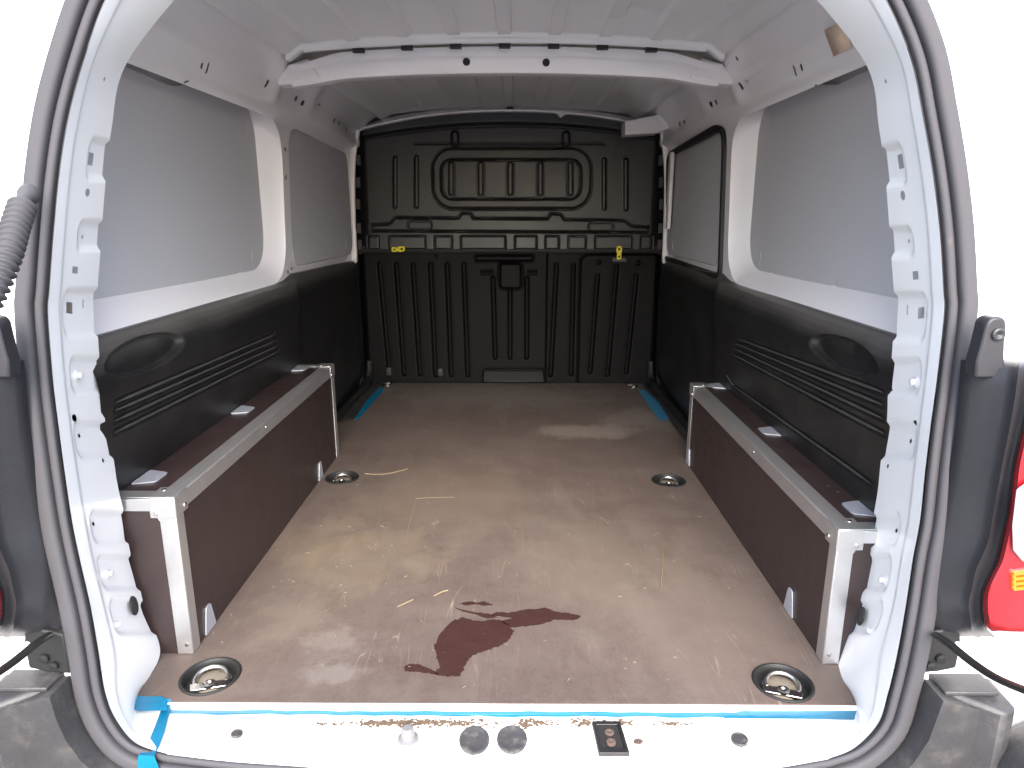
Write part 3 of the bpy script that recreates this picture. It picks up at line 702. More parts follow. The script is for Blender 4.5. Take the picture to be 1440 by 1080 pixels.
def upper(X, Z):
    D = np.zeros(X.shape)
    o_ = rrsd(X, Z, U(385, 208), U(1048, 458), .085); i_ = rrsd(X, Z, U(418, 252), U(1010, 422), .05)
    D += .016*sm(o_, .006, -.006) - .016*sm(i_, .004, -.006)
    D += groove(o_-.004, .007, .006)+groove(i_+.002, .0065, .006)
    for x_ in (463, 588, 713, 840, 967):
        d_ = segdist(X, Z, U(x_, 274), U(x_, 394)); D += .006*sm(d_, .013, .006)+groove(d_-.014, .005, .002)
    for x_, y0, y1 in ((228, 250, 450), (318, 245, 450), (1108, 255, 458), (1200, 258, 460)):
        d_ = segdist(X, Z, U(x_, y0), U(x_, y1)); D += .008*sm(d_, .012, .004)
    pl = [U(*q) for q in ((128, 530), (205, 526), (228, 500), (495, 502), (510, 480), (545, 483), (557, 503), (870, 505), (885, 483), (925, 486), (940, 508), (1195, 512), (1225, 536), (1298, 540), (1292, 558), (128, 552))]
    d_ = polysd(X, Z, pl); D += .008*sm(d_, .003, -.003)+groove(d_-.002, .0065, .009)
    for a_, b_ in (((278, 512), (380, 548)), ((1045, 518), (1148, 556))):
        d_ = rrsd(X, Z, U(*a_), U(*b_), .016); D += groove(d_, .005, .006)-.003*sm(d_, .0, -.004)
    # stepped top shelf
    zc = U(720, 105)[1]; zz = Z+.05*((X-X0)/.6)**2
    D += .022*sm(zz, zc-.006, zc+.012)+groove(zz-zc+.004, .006, .004)
    zc2 = U(720, 185)[1]; D += groove(Z-zc2, .006, .006)*(sm(np.abs(X-X0), .42, .40))
    for x_ in (480, 948):
        d_ = segdist(X, Z, U(x_, 150), U(x_, 184)); D += .012*sm(d_, .020, .008)
    # row of shallow rectangles
    for a_, b_ in ((200, 355), (393, 467), (505, 692), (733, 823), (862, 917), (958, 1030), (1072, 1225), (1265, 1312), (110, 160)):
        d_ = rrsd(X, Z, Lw(a_, 6), Lw(b_, 62), .004); D += groove(d_, .0042, .007)-.003*sm(d_, .0, -.003)
    zp_ = U(720, 500)[1]; D += .009*np.clip((zp_-Z)/(zp_-zS), 0, 1.1)      # the middle band leans out at its foot
    # sides roll back
    D -= .05*sm(np.abs(X-X0), .62, .70)
    return D
zS = Lw(720, 56)[1]; zTop = U(720, 40)[1]
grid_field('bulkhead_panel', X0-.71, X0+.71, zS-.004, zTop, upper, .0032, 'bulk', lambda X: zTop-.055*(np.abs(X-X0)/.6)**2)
def lower(X, Z):
    D = np.zeros(X.shape)
    ribs = [((165, 124), (205, 560)), ((235, 126), (268, 585)), ((305, 126), (335, 585)), ((378, 126), (400, 590)), ((448, 126), (465, 590)), ((518, 126), (535, 590)),
            ((640, 182), (650, 515)), ((783, 182), (782, 515)), ((907, 128), (882, 590)), ((978, 130), (968, 585)), ((712, 232), (712, 515)),
            ((1078, 172), (1047, 575)), ((1158, 132), (1120, 585)), ((1240, 172), (1198, 575))]
    for a_, b_ in ribs:
        d_ = segdist(X, Z, Lw(*a_), Lw(*b_)); D += .0080*sm(d_, .012, .003)+groove(d_-.014, .005, .001)
    d_ = rrsd(X, Z, Lw(667, 118), Lw(760, 228), .02); D += .014*sm(d_, .001, -.009)+groove(d_-.004, .005, .006)
    d_ = rrsd(X, Z, Lw(565, 84), Lw(810, 112), .006); D += .020*sm(d_, .0, -.008)+groove(d_-.003, .005, .004)
    for a_, b_, y_ in ((592, 640, 150), (592, 640, 163), (789, 822, 150), (789, 822, 163)):
        d_ = segdist(X, Z, Lw(a_, y_), Lw(b_, y_)); D += .005*sm(d_, .006, .002)
    d_ = rrsd(X, Z, Lw(1010, 84), Lw(1312, 680), .035); D += .010*sm(d_, .003, -.004)+groove(d_-.003, .006, .006)
    for x_, y_ in ((1083, 115), (1245, 118), (397, 93)):
        d_ = np.hypot(X-Lw(x_, y_)[0], Z-Lw(x_, y_)[1]); D += .007*sm(d_, .014, .004)*(1 if x_ > 500 else -.5)
    xs_ = Lw(868, 100)[0]; D += groove(X-xs_, .004, .005)
    d_ = rrsd(X, Z, Lw(600, 566), Lw(855, 700), .02); D += groove(d_, .006, .008)
    d_ = rrsd(X, Z, Lw(470, 610), Lw(930, 760), .01)
    D += groove(Z-Lw(720, 78)[1], .004, .002)
    D -= .05*sm(np.abs(X-X0), .645, .70)
    return D+.012
zB = -.012
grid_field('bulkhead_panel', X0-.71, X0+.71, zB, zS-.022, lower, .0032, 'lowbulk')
# joint bar between the two mouldings
o = V_('joint_bar', MB().tube([(X0-.665, BY-.021, zS-.012), (X0+.24, BY-.021, zS-.012)], .0055, 10).tube([(X0+.243, BY-.019, zS-.013), (X0+.665, BY-.019, zS-.013)], .0055, 10), 'bulk')
V_('joint_backing', MB().box((X0-.70, BY+.004, zS-.03), (X0+.70, BY+.01, zS+.01)), 'darkrub')
a_, b_ = Lw(604, 572), Lw(850, 612)
V_('foot_pad', MB().prism([(a_[0], BY-.012, a_[1]), (b_[0], BY-.012, a_[1]), (b_[0]+.006, BY-.045, b_[1]), (a_[0]-.006, BY-.045, b_[1])], (0, .02, 0)), 'bulk', bevel=.004)
for (X_, Y_) in ((205, 572), (420, 575)):
    p = Lw(X_, Y_); V_('clip_bracket', MB().box((p[0]-.012, BY-.028, p[1]-.018), (p[0]+.012, BY-.010, p[1]+.018)), 'housing', bevel=.003)
    p = Lw(X_, Y_+4); V_('clip_slot', MB().box((p[0]-.007, BY-.031, p[1]-.006), (p[0]+.007, BY-.0275, p[1]+.004)), 'darkrub')
def turnclip(X_, Y_, ang, lab):
    p = Lw(X_, Y_); loop_ = rpoly([(-.030, -.012, .01), (-.004, -.009, .006), (.006, -.012, .006), (.030, -.012, .012), (.030, .012, .012), (.006, .012, .006), (-.004, .009, .006), (-.030, .012, .01)], 4)
    V, T = sheet(loop_, [circ((.016, 0), .0055, n=10), circ((-.016, 0), .0045, n=10)], .006)
    ca, sa = math.cos(ang), math.sin(ang); W3 = [(p[0]+x*ca-y*sa, BY-.036, p[1]+x*sa+y*ca) for x, y in V]
    return vobj('turn_clip', W3, T, 'yellow', solid=.006, label=lab)
turnclip(245, 60, R(4), 'yellow clip lying level on the left of the joint bar'); turnclip(1167, 75, R(92), 'yellow clip standing upright on the right of the joint bar')
p = Lw(1167, 104); V_('clip_plate', MB().prism([(p[0]-.030, BY-.030, p[1]-.010), (p[0]+.036, BY-.030, p[1]-.010), (p[0]+.030, BY-.030, p[1]+.010), (p[0]-.030, BY-.030, p[1]+.010)], (0, .012, 0)), 'bulk', bevel=.002)
# ---------- tail lamps beside the opening, right traced, left its mirror
MU = 692.5
def mir(u, left): return 2*MU-u if left else u
def surf_rows(rows, left):
    out = []
    for r in rows: out.append([onY(mir(u, left), v, y) for (u, v, y) in r])
    return out
hv = [506, 512, 530, 560, 600, 650, 687, 727, 760, 787, 803, 827, 850, 870, 887, 896]
sealu = np.interp(hv, [500, 560, 600, 667, 733, 787, 853, 896], [1366, 1362, 1358, 1348, 1334, 1320, 1306, 1300])
r1 = np.interp(hv, [506, 560, 600, 687, 760, 803, 850, 887, 896], [1434, 1427, 1420, 1403, 1390, 1372, 1362, 1367, 1376])
r2 = np.interp(hv, [506, 560, 643, 727, 787, 827, 860, 890, 896], [1462, 1450, 1428, 1417, 1403, 1384, 1380, 1390, 1398])
for left in (False, True):
    ylev = [.865, .825, .812, .810, .810, .810, .810, .810, .810, .810, .810, .810, .812, .818, .830, .865]
    rows = []
    for v, s_, a_, b_, y in zip(hv, sealu, r1, r2, ylev):
        k = (y-.810)
        rows.append([(s_-14, v, .868), (s_+4, v, .855), ((s_*.6+a_*.4), v, .835+k*.6), ((s_*.25+a_*.75), v, .822+k*.8), (a_-5, v, y+.002), (a_, v, y-.006), (a_+5, v, y+.004), ((a_+b_)/2, v, y+.006), (b_-3, v, y+.004), (b_, v, y-.004), (b_+4, v, y+.010), (b_+60, v, y+.014)])
    P = surf_rows(rows, left); nr, nc = len(P), len(P[0])
    # refine along v with a spline per column
    cols = [spline([P[i][j] for i in range(nr)], 60) for j in range(nc)]
    V = [cols[j][i] for i in range(60) for j in range(nc)]
    ho = vobj('tail_lamp', V, gridfaces(60, nc), 'housing', sharp=60, solid=.002)
    # lens
    lv = [(v, b_) for v, b_ in zip(hv, r2)]
    rows = []
    for v, b_ in lv[1:]:
        e = sm(np.array(v), 885, 902)*.05+sm(np.array(v), 530, 508)*.03
        rows.append([(b_+1+(12 if v > 890 else 0), v+(6 if v > 890 else 0), .806+float(e)), (b_+8, v, .792+float(e)), (b_+30, v, .786+float(e)), (b_+70, v, .788+float(e)), (b_+110, v, .80+float(e)), (b_+112, v, .86)])
    P = surf_rows(rows, left); cols = [spline([P[i][j] for i in range(len(P))], 50) for j in range(6)]
    V = [cols[j][i] for i in range(50) for j in range(6)]
    obj('lens', V, gridfaces(50, 6), 'red', ho, sharp=60)
    # clear reversing window and amber bars
    cl = [onY(mir(u, left), v, .781) for (u, v) in ((1432, 690), (1500, 640), (1500, 780), (1440, 792), (1427, 775), (1426, 740))]
    MB().prism(cl, (0, .006, 0)).build('clear_window', 'clear', ho, bevel=.003)
    for k in range(4):
        am = [onY(mir(u, left), v, .781) for (u, v) in ((1426, 806+k*7), (1480, 800+k*7), (1480, 804+k*7), (1426, 810+k*7))]
        MB().prism(am, (0, .006, 0)).build('reflector_bar', 'amber', ho)
    am = [onY(mir(u, left), v, .782) for (u, v) in ((1424, 808), (1429, 807), (1429, 830), (1424, 829))]
    MB().prism(am, (0, .006, 0)).build('reflector_bar', 'amber', ho)
    # fixing ear with screw
    ear = [onY(mir(u, left), v, .832) for (u, v) in ((1372, 532), (1374, 508), (1380, 488), (1385, 468), (1388, 455), (1394, 448), (1402, 445.5), (1410, 446), (1415, 450), (1416, 458), (1414, 478), (1413, 505), (1416, 532))]
    MB().prism(ear, (0, .024, 0)).build('fixing_ear', 'housing', ho, bevel=.003)
    p = onY(mir(1403, left), 470, .832)
    MB().lathe([(.008, 0), (.008, .003), (.006, .004), (.003, .0035), (0, .001)], p, (0, -1, 0), 14).build('screw', 'housing', ho)
    for ch in ho.children: ch.matrix_parent_inverse = Matrix.Identity(4)
    # check strap with its black plate
    pl = [onY(mir(u, left), v, .846) for (u, v) in ((1296, 893), (1350, 880), (1352, 905), (1345, 940), (1320, 945), (1285, 948))]
    so_ = V_('door_check_plate', MB().prism(pl, (0, .012, 0)), 'darkrub', bevel=.003)
    pth = [onY(mir(u, left), v, y) for (u, v, y) in ((1316, 893, .835), (1334, 905, .80), (1365, 930, .76), (1400, 953, .72), (1445, 972, .68), (1500, 990, .64))]
    MB().tube(spline(pth, 20), .0065, 10, flat=.7).build('check_strap', 'plastic', so_)
    for (u, v, r_) in ((1346, 905, .004), (1322, 925, .007), (1308, 935, .006)):
        p = onY(mir(u, left), v, .845); MB().lathe([(r_, 0), (r_, .004), (0, .005)], p, (0, -1, 0), 10).build('bolt', 'bolt' if r_ < .005 else 'plastic', so_)
    for ch in so_.children: ch.matrix_parent_inverse = Matrix.Identity(4)
# ---------- bumper
bu = []
V_('bumper_top', MB().box((X0-.98, .60, -.30), (X0+.98, .835, -.062)), 'bumper', bevel=.03)
for s_ in (-1, 1):
    P = [onZ(mir(u, s_ < 0), v, .125) for (u, v) in ((1285, 955), (1345, 952), (1500, 985), (1500, 1050), (1330, 1002), (1318, 1006), (1287, 985))]
    xi = X0+s_*.625
    P = [(xi, .875, .122), (X0+s_*.715, .875, .120), (X0+s_*.715, .80, .114), (X0+s_*.69, .785, .116), (xi, .825, .122)]
    V_('bumper_step', MB().prism(P, (0, 0, -.36)), 'bumper', bevel=.006)
    V_('bumper_tab', MB().box((min(xi, X0+s_*.70), .815, .119), (max(xi, X0+s_*.70), .868, .126)), 'bumper', bevel=.002)
    # rounded corner lobe
    mb = MB(); V = []
    n1, n2 = 40, 32
    f = lambda c_, e_=.6: math.copysign(abs(c_)**e_, c_)
    for i in range(n1):
        th = -math.pi/2+math.pi*i/(n1-1)
        for j in range(n2):
            ph = 2*math.pi*j/n2
            x = f(math.cos(th))*f(math.cos(ph)); y = f(math.cos(th))*f(math.sin(ph)); z = f(math.sin(th))
            V.append((X0+s_*(.905)+x*.225, .745+y*.125, -.085+z*.190))
    V_('bumper_corner', MB().add(V, [(i*n2+j, i*n2+(j+1) % n2, (i+1)*n2+(j+1) % n2, (i+1)*n2+j) for i in range(n1-1) for j in range(n2)]), 'bumper')
    # plastic infill following the seal round the lower corner
    off = np.array(ringsweep(loop, [(.040, 0)])[0]); q = off[(off[:, 2] < .13) & ((off[:, 0]-X0)*s_ > .42)]
    q = q[np.argsort(q[:, 2])]
    pl = [(p[0], .800, p[2]) for p in q[::3]]+[(X0+s_*.70, .800, .10), (X0+s_*.70, .800, -.25), (X0+s_*.42, .800, -.25)]
    V_('bumper_infill', MB().prism(pl, (0, .045, 0)), 'bumper')
# ---------- wiring conduit at the left hinge side
pth = spline([onY(42, 272, .872), onY(33, 286, .845), onY(22, 318, .815), (onY(8, 365, .78)), onY(-18, 425, .75), onY(-60, 500, .72)], 240)
rad = [(.0125-.004*sm(i, 6, 24) if i < 34 else .0135+.0022*math.sin(i*2*math.pi/9.0)) for i in range(240)]
V_('wiring_conduit', MB().tube(pth, rad, 18), 'rubber', sharp=80)

# ================================================================== plywood floor
EY = .944
cups = [onZ(296, 951), onZ(1101, 960), onZ(481, 672), onZ(940, 676)]
def fx(u, v): p = onZ(u, v); return (p[0], p[1])
fl, fr = fx(192, 982), fx(1205, 990)
outer = [(fl[0], EY), (fr[0]-.0, EY), (X0+.640, 1.07), (X0+.655, 1.10), (X0+.655, 2.07), (X0+.615, 2.10), (X0+.612, 2.50), (X0+.612, 3.065), (X0+.20, 3.065), (X0-.57, 3.065), (X0-.58, 2.50), (X0-.64, 2.45), (X0-.655, 1.10), (X0-.615, 1.072)]
V, T = sheet(outer, [circ((c[0], c[1]), .0455, n=40) for c in cups], .05)
pf = thing('plywood_floor', 'worn brown plywood floor sheet covering the load bay between two boxes', 'floor sheet', (X0, 2.0, 0))
PFI = Matrix.Translation(-Vector((X0, 2.0, 0)))
o = obj('floor_sheet', [(x, y, 0) for x, y in V], T, 'floorply', pf, smooth=False, solid=.009, soff=-1); o.matrix_parent_inverse = PFI
bpy.context.view_layer.update()
# make sure the sheet thickens downwards
if sum(p.normal.z for p in o.data.polygons) < 0:
    o.data.flip_normals()
o = MB().box((fl[0], EY-.004, -.0105), (fr[0], EY-.0005, -.0008)).build('edge_strip', 'white2', pf, bevel=.001); o.matrix_parent_inverse = PFI
# wet patch, traced on the board
st = [(612, 948), (618, 938), (614, 925), (610, 910), (618, 893), (628, 880), (640, 872), (652, 868), (664, 873), (678, 874), (692, 871), (706, 873), (716, 880), (722, 888), (716, 900), (702, 909), (688, 914), (672, 918), (660, 927), (652, 940), (648, 950), (630, 952)]
def jag(px, amp, sub=6, seed=1):
    rr = random.Random(seed); P = [fx(*q) for q in px]; out = []
    for i in range(len(P)):
        a, b = np.array(P[i]), np.array(P[(i+1) % len(P)])
        for k in range(sub):
            t = k/sub; out.append(a+(b-a)*t+np.array([rr.uniform(-amp, amp), rr.uniform(-amp, amp)]))
    return np.array(out)
def decal(name, px, amp, z, m, label, cat, seed=1, group=None, th=.0003):
    P = jag(px, amp, seed=seed); V, T = sheet(P, [], .03)
    c = P.mean(0); o = obj(name, [(x-c[0], y-c[1], 0) for x, y in V], T, m, None, smooth=False, solid=th, soff=1); o.location = (c[0], c[1], z)
    return tag(o, label, cat, group)
decal('wet_stain', st, .0022, .0006, 'stain', 'large dark wet stain on the plywood floor near the sill', 'stain', 3)
decal('wet_stain', [(690, 866), (697, 861), (716, 862), (740, 858), (768, 855), (782, 861), (800, 863), (818, 867), (810, 872), (780, 872), (760, 879), (738, 881), (718, 883), (704, 874), (722, 870)], .0016, .0006, 'stain', 'narrow wet streak running right from the large stain', 'stain', 5)
decal('wet_stain', [(568, 938), (578, 934), (590, 935), (600, 940), (612, 944), (618, 950), (600, 947), (580, 945), (570, 944)], .0014, .0006, 'stain', 'small wet dab at the lower left of the large stain', 'stain', 6)
decal('wet_stain', [(646, 849), (660, 846), (672, 848), (680, 846), (693, 851), (680, 852), (668, 850), (655, 852)], .0014, .0006, 'stain', 'thin wet fleck above the large stain', 'stain', 7)
decal('wet_stain', [(640, 855), (664, 861), (690, 864), (700, 869), (684, 870), (668, 864), (650, 860)], .001, .0006, 'stain', 'faint wet sliver between the thin fleck and the large stain', 'stain', 8)
# straws and grit lying on the floor
def straw(px, lab, r=.0009, seed=0):
    P = [onZ(u, v, .0012) for u, v in px]; P = spline(P, 14); c = P.mean(0)
    o = MB().tube([p-c for p in P], r, 5).build('straw', 'straw'); o.location = tuple(c); tag(o, lab, 'straw', 'straws on the floor')
straw([(513, 666), (535, 667), (555, 664), (573, 659)], 'long curved straw beside the left far lashing cup', .0011)
straw([(585, 701), (600, 700), (638, 699)], 'thin straight straw left of the middle of the floor', .0005)
straw([(585, 702), (576, 735), (570, 765)], 'straw pointing to the sill from the end of another straw', .0007)
straw([(919, 752), (930, 750), (932, 790), (929, 830)], 'bent straw on the right half of the floor', .0008)
straw([(559, 853), (570, 848), (581, 843)], 'short pale straw left of the wet fleck', .0012)
straw([(610, 838), (622, 832), (630, 830)], 'short pale straw above the wet fleck', .0013)
straw([(407, 705), (420, 700), (432, 690)], 'straw lying against the foot of the taller box')
mb = MB(); rr = random.Random(9)
for i in range(210):
    if rr.random() < .45: u, v = rr.gauss(470, 80), rr.gauss(800, 70)
    else: u, v = rr.uniform(260, 1120), rr.uniform(600, 975)
    p = onZ(u, v, .0007)
    if abs(p[0]-X0) > .54 or p[1] < .97 or min(math.hypot(p[0]-c[0], p[1]-c[1]) for c in cups) < .055: continue
    s_ = rr.choice((.0006, .0008, .001, .0016)); a = rr.random()*3.1; L = s_*rr.uniform(.8, 3)
    e = np.array([math.cos(a), math.sin(a), 0]); f_ = np.array([-math.sin(a), math.cos(a), 0])
    mb.prism([p-e*L-f_*s_*.4, p+e*L-f_*s_*.5, p+e*L*.8+f_*s_*.5, p-e*L*.7+f_*s_*.4], (0, 0, s_*.5))
o = mb.build('floor_grit', 'grit', smooth=False); o['kind'] = 'stuff'; tag(o, 'pale chips and crumbs scattered over the brown floor', 'debris')

# ================================================================== lashing cups
def make_cup(c, rot, lab):
    t = thing('lashing_eye', lab, 'lashing eye', (c[0], c[1], 0), 'lashing eyes sunk in the floor')
    prof = [(.0500, .0000), (.0500, .0015), (.0480, .0030), (.0455, .0028), (.0435, .0005), (.0425, -.004), (.0400, -.0125), (.034, -.0130), (0, -.0130)]
    MB().lathe(prof, (0, 0, 0), (0, 0, 1), 48).build('cup', 'darkrub', t)
    ca, sa = math.cos(rot), math.sin(rot); Q = lambda x, y, z: (x*ca-y*sa, x*sa+y*ca, z)
    P = [Q(.027*math.cos(a), .024*math.sin(a)+.004, -.007+.006*math.sin(a)) for a in np.linspace(-.4, math.pi+.4, 20)]
    MB().tube(P, .0038, 10).build('ring', 'chrome', t)
    mb = MB().prism([Q(-.030, -.022, -.0125), Q(.030, -.022, -.0125), Q(.034, -.004, -.0125), Q(-.034, -.004, -.0125)], (0, 0, .006)); mb.build('base_plate', 'chrome', t, bevel=.0015)
    MB().lathe([(.010, -.0065), (.010, -.002), (.008, -.001), (.004, -.001), (.004, -.003), (0, -.003)], Q(0, -.014, 0), (0, 0, 1), 16).build('bolt', 'chrome', t)
    MB().lathe([(.031, -.0127), (.028, -.0115), (.012, -.0112), (0, -.0112)], (0, 0.004, 0), (0, 0, 1), 28).build('dirty_base', 'cupbase', t)
    return t
make_cup(cups[0], .25, 'lashing eye in the left floor corner by the sill and the blue tape strap')
make_cup(cups[1], -.3, 'lashing eye in the right floor corner by the sill and the lower box')
make_cup(cups[2], .1, 'far lashing eye at the back end of the taller left box, beside a long straw')
make_cup(cups[3], -.1, 'far lashing eye at the back end of the lower right box')
for (u, v, lab) in ((545, 541, 'small steel tie-down at the foot of the bulkhead above the left far blue tape'), (890, 544, 'small steel tie-down at the foot of the bulkhead above the right far blue tape')):
    p = onZ(u, v, .002); t = thing('tie_down', lab, 'tie-down', tuple(p), 'steel tie-downs at the bulkhead')
    MB().lathe([(.022, 0), (.022, .004), (.016, .007), (0, .007)], (0, 0, 0), (0, 0, 1), 20).build('base', 'chrome', t)
    MB().lathe([(.009, .006), (.009, .013), (0, .014)], (.004, 0, 0), (0, 0, 1), 8).build('bolt', 'chrome', t)
    MB().tube([(-.03, .004, .006), (-.026, -.012, .010), (-.008, -.018, .012), (.004, -.016, .010)], .003, 8).build('hook', 'chrome', t)

# ================================================================== blue tapes
def tape(px, zf, lab, m='tape', th=.0007, group='blue tape strips'):
    P = [onZ(u, v, zf) if not callable(zf) else zf(u, v) for u, v in px]; c = sum(P)/len(P)
    o = MB().prism([p-c for p in P], (0, 0, th)).build('blue_tape', m, smooth=False); o.location = tuple(c)
    return tag(o, lab, 'tape', group)
rr = random.Random(3)
topb = [(232+i*24.5, 999+rr.uniform(-.8, .8)+i*.10) for i in range(37)]
botb = [(x, y+5.2+rr.uniform(-.9, 1.2)+(1 if i > 16 else 0)) for i, (x, y) in enumerate(topb)][::-1]
tape(topb+botb, lambda u, v: sillp(u, v, .0002), 'long thin blue tape line along the foot of the plywood edge on the white sill')
tape([(1018, 1005), (1060, 998), (1100, 990.5), (1190, 991), (1203, 991.5), (1211, 1006), (1205, 1012), (1100, 1010.5), (1018, 1010)], lambda u, v: sillp(u, v, .0016), 'wide wedge of blue tape at the right end of the sill')
o = tape([(184, 997), (190, 979), (228, 980), (236, 984), (234, 999), (196, 1000)], .0006, 'short folded blue tape patch at the left corner of the plywood')
tp = [(232, 984, 0), (230, 1000, 1), (222, 1030, 1), (214, 1050, 1), (208, 1062, 2), (206, 1074, 2), (211, 1088, 2), (222, 1110, 2)]
mb = MB(); pts = []
def tpp(u, v, k):
    if k == 0: return onZ(u, v, .0014)
    if k == 2: return onplane(u, v, SN, SD-.0135)
    a_, b_ = PL.inv(u, v); p1 = PL.at(a_, b_, .004); p2 = sillp(u, v, .002); uu, vv_ = proj(p1)
    return p1 if abs(uu-u)+abs(vv_-v) < 4 and np.linalg.norm(p1-C0) < np.linalg.norm(p2-C0) else p2
for i, (u, v, z) in enumerate(tp):
    pts.append((tpp(u-(8 if i > 1 else 4)-(5 if i > 3 else 0), v+rr.uniform(-1, 1), z), tpp(u+(9 if i < 5 else 15), v+rr.uniform(-1, 1), z)))
cc = pts[3][0]; Vt = [p-cc for pr in pts for p in pr]
o = obj('blue_tape', Vt, [(2*i, 2*i+1, 2*i+3, 2*i+2) for i in range(len(pts)-1)], 'tape', None, smooth=False, solid=.0007); o.location = tuple(cc)
tag(o, 'blue tape strap running down over the sill and the rubber seal', 'tape', 'blue tape strips')
tape([(498, 590), (505, 588), (540, 549), (541, 545), (533, 545), (515, 565)], .0008, 'blue tape on the left floor edge by the bulkhead')
tape([(897, 548), (906, 548), (926, 566), (941, 589), (928, 592), (912, 570)], .0008, 'worn pale blue tape on the right floor edge by the bulkhead', 'tapeold')

# dirt line and flake on the sill
mb = MB(); rr = random.Random(5)
for i in range(900):
    u = rr.choice((rr.gauss(700, 110), rr.gauss(570, 60), rr.uniform(440, 975)))
    if u < 440 or u > 975 or (math.sin(u*.061)+math.sin(u*.023+1) < -.35 and rr.random() < .8): continue
    w_ = 1-abs(u-700)/290; v = 1016+((u-700)/300)**2*3+rr.gauss(0, 1.2+2.4*max(w_, 0)); v = max(v, 1010.5)
    if 640 < u < 745: v += rr.uniform(0, 3)
    p = sillp(u, v, .0012); s_ = rr.uniform(.0006, .0018)
    a = rr.random()*3.1; e = np.array([math.cos(a), math.sin(a)*.5, 0])*s_*2; f_ = np.array([-math.sin(a), math.cos(a), 0])*s_
    mb.prism([p-e-f_, p+e-f_*.6, p+e*.7+f_, p-e*.8+f_*.7], (0, 0, s_*.8))
o = mb.build('sill_dirt', 'dirt', smooth=False); o['kind'] = 'stuff'; tag(o, 'line of brown dirt lying along the white sill above the plugs', 'dirt')
p = sillp(897, 1043); o = MB().prism([(-.007, -.004, 0), (.003, -.006, 0), (.009, .001, 0), (.002, .006, 0), (-.006, .003, 0)], (0, 0, .0015)).build('rust_flake', 'rust'); o.location = tuple(p)
tag(o, 'small rust brown flake beside the latch striker on the sill', 'flake')

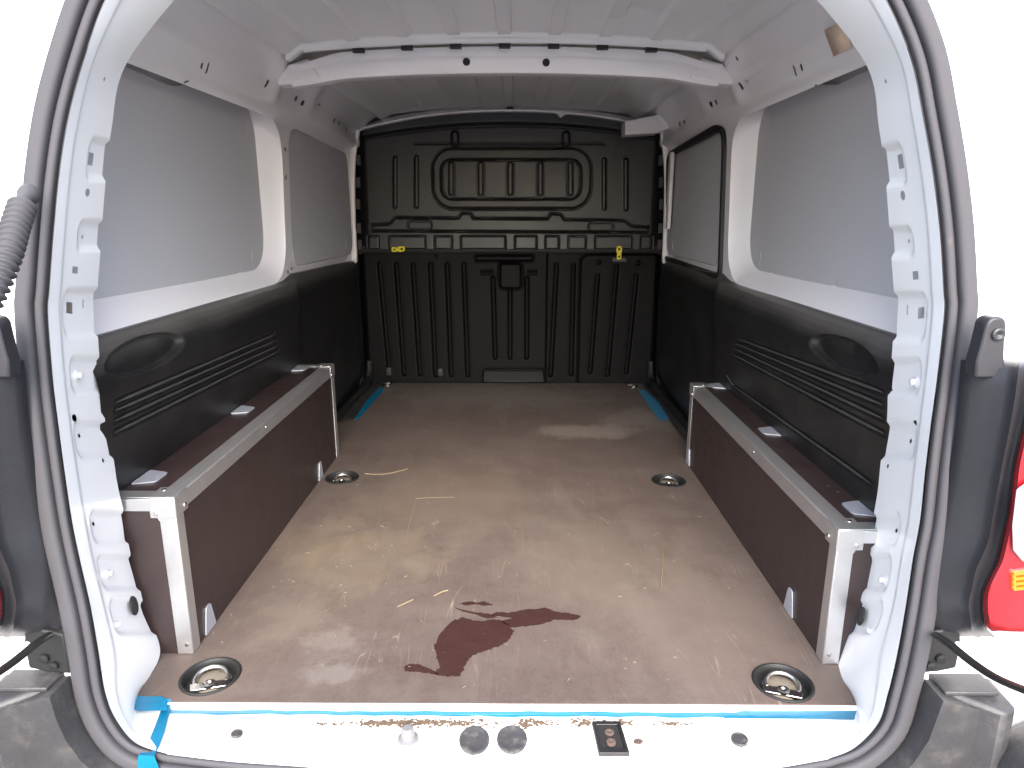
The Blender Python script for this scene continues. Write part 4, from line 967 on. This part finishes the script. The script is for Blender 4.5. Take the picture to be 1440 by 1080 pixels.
# ================================================================== wheel arch boxes
def make_box(xi, xo, y0, y1, H, s_, lab, topb, sideb):
    """xi inner face, xo wall side, s_ = +1 when the wall is towards +x"""
    t = thing('plywood_box', lab, 'wheel arch box', ((xi+xo)/2, (y0+y1)/2, 0.0), 'plywood boxes over the wheel arches')
    O = Vector(((xi+xo)/2, (y0+y1)/2, 0.0)); I = Matrix.Translation(-O)
    def part(name, mb, m, parent=t, **k):
        o = mb.build(name, m, parent, **k)
        o.matrix_parent_inverse = I if parent is t else Matrix.Identity(4); return o
    th = .009; bx = lambda x0, x1, a, b, c, d: MB().box((min(x0, x1), a, c), (max(x0, x1), b, d))
    part('side_panel', bx(xi, xi+s_*th, y0+.003, y1-.003, .0005, H-.001), 'boxply')
    part('end_panel', bx(xi+s_*(th+.0005), xo, y0, y0+th, .0005, H-.001), 'boxply')
    part('end_panel', bx(xi+s_*(th+.0005), xo, y1-th, y1, .0005, H-.001), 'boxply')
    part('top_panel', bx(xi+s_*(th+.0005), xo, y0+th+.0005, y1-th-.0005, H-th, H), 'boxply')
    g, p_ = .030, .0022
    def angle(name, mb): return part(name, mb, 'alu', bevel=.0012)
    # long top profile: leg on the top and leg on the inner side
    angle('edge_profile', bx(xi-s_*p_, xi+s_*g, y0+.03, y1-.03, H, H+p_).box((min(xi-s_*p_, xi), y0+.03, H-g), (max(xi-s_*p_, xi), y1-.03, H)))
    for ya, yb, yo in ((y0, y0-p_, 1), (y1, y1+p_, -1)):
        # upright corner profile
        angle('edge_profile', bx(xi-s_*p_, xi+s_*(g-.004), min(ya, yb), max(ya, yb), .001, H-.030).box((min(xi-s_*p_, xi), min(ya, ya+yo*(g-.004)), .001), (max(xi-s_*p_, xi), max(ya, ya+yo*(g-.004)), H-.030)))
        # short top profile across the end
        angle('edge_profile', bx(xi+s_*.034, xo, min(ya, ya+yo*g), max(ya, ya+yo*g), H, H+p_).box((min(xi+s_*.034, xo), min(ya, yb), H-g*.75), (max(xi+s_*.034, xo), max(ya, yb), H)))
        # pressed corner cap with rivets
        q = .0042; c1 = .040
        cap = bx(xi-s_*q, xi+s_*c1, min(ya-yo*q, ya+yo*c1), max(ya-yo*q, ya+yo*c1), H+.0024, H+q+.0004)
        cap.box((min(xi-s_*q, xi+s_*c1), min(ya-yo*q, ya-yo*.0024), H-.034), (max(xi-s_*q, xi+s_*c1), max(ya-yo*q, ya-yo*.0024), H+.0024))
        cap.box((min(xi-s_*q, xi-s_*.0024), min(ya-yo*.0024, ya+yo*c1), H-.034), (max(xi-s_*q, xi-s_*.0024), max(ya-yo*.0024, ya+yo*c1), H+.0024))
        co1 = part('corner_cap', cap, 'alu', bevel=.0014)
        for pos, ax in (((xi+s_*.028, ya+yo*.028, H+q), (0, 0, 1)), ((xi-s_*q, ya+yo*.030, H-.024), (-s_, 0, 0)), ((xi+s_*.030, ya-yo*q, H-.026), (0, -yo, 0))):
            part('rivet', MB().lathe([(.0045, -.001), (.0042, .0012), (.002, .0022), (0, .0024)], pos, ax, 12), 'chrome', co1)
        lp = [(xi+s_*(.014+.014*math.cos(a)), ya-yo*.0035, H-.034-.010*math.sin(a)) for a in np.linspace(0, math.pi, 10)]
        part('cap_ear', MB().prism(lp, (0, yo*.0015, 0)), 'alu', co1)
    part('rivet', MB().lathe([(.004, 0), (.003, .0018), (0, .002)], (xi-s_*p_, y0+(y1-y0)*.42, H-.012), (-s_, 0, 0), 12), 'chrome')
    part('rivet', MB().lathe([(.004, 0), (.003, .0018), (0, .002)], (xi+s_*.008, y0-p_, .02), (0, -1, 0), 12), 'chrome')
    # zinc lugs on the top by the wall
    for yy in topb:
        lo = rpoly([(-.034, 0, .003), (.034, 0, .003), (.022, .040, .010), (-.022, .040, .010)], 4)
        pts = [(xo-s_*(.004+b_), yy+a_, H+.0006) for a_, b_ in lo]
        part('lug', MB().prism(pts, (0, 0, .002)), 'zinc')
    for yy in sideb:
        lo = rpoly([(-.022, 0, .002), (.022, 0, .002), (.009, .052, .008), (-.009, .052, .008)], 4)
        pts = [(xi-s_*.0006, yy+a_, .002+b_) for a_, b_ in lo]
        part('lug', MB().prism(pts, (-s_*.002, 0, 0)), 'zinc')
    return t
def yat(u, v, x): return onX(u, v, x)[1]
make_box(-.580, -.688, 1.067, 2.10, .300, -1, 'taller brown plywood box with aluminium edges along the left side wall',
    [onZ(218, 672, .30)[1], onZ(350, 577, .30)[1], onZ(428, 519, .30)[1]], [yat(294, 872, -.58), yat(450, 660, -.58)])
make_box(.540, .634, 1.046, 2.04, .255, 1, 'lower brown plywood box with aluminium edges along the right side wall',
    [onZ(1180, 716, .255)[1], onZ(1060, 607, .255)[1], onZ(992, 543, .255)[1]], [yat(1108, 872, .54), yat(967, 661, .54)])
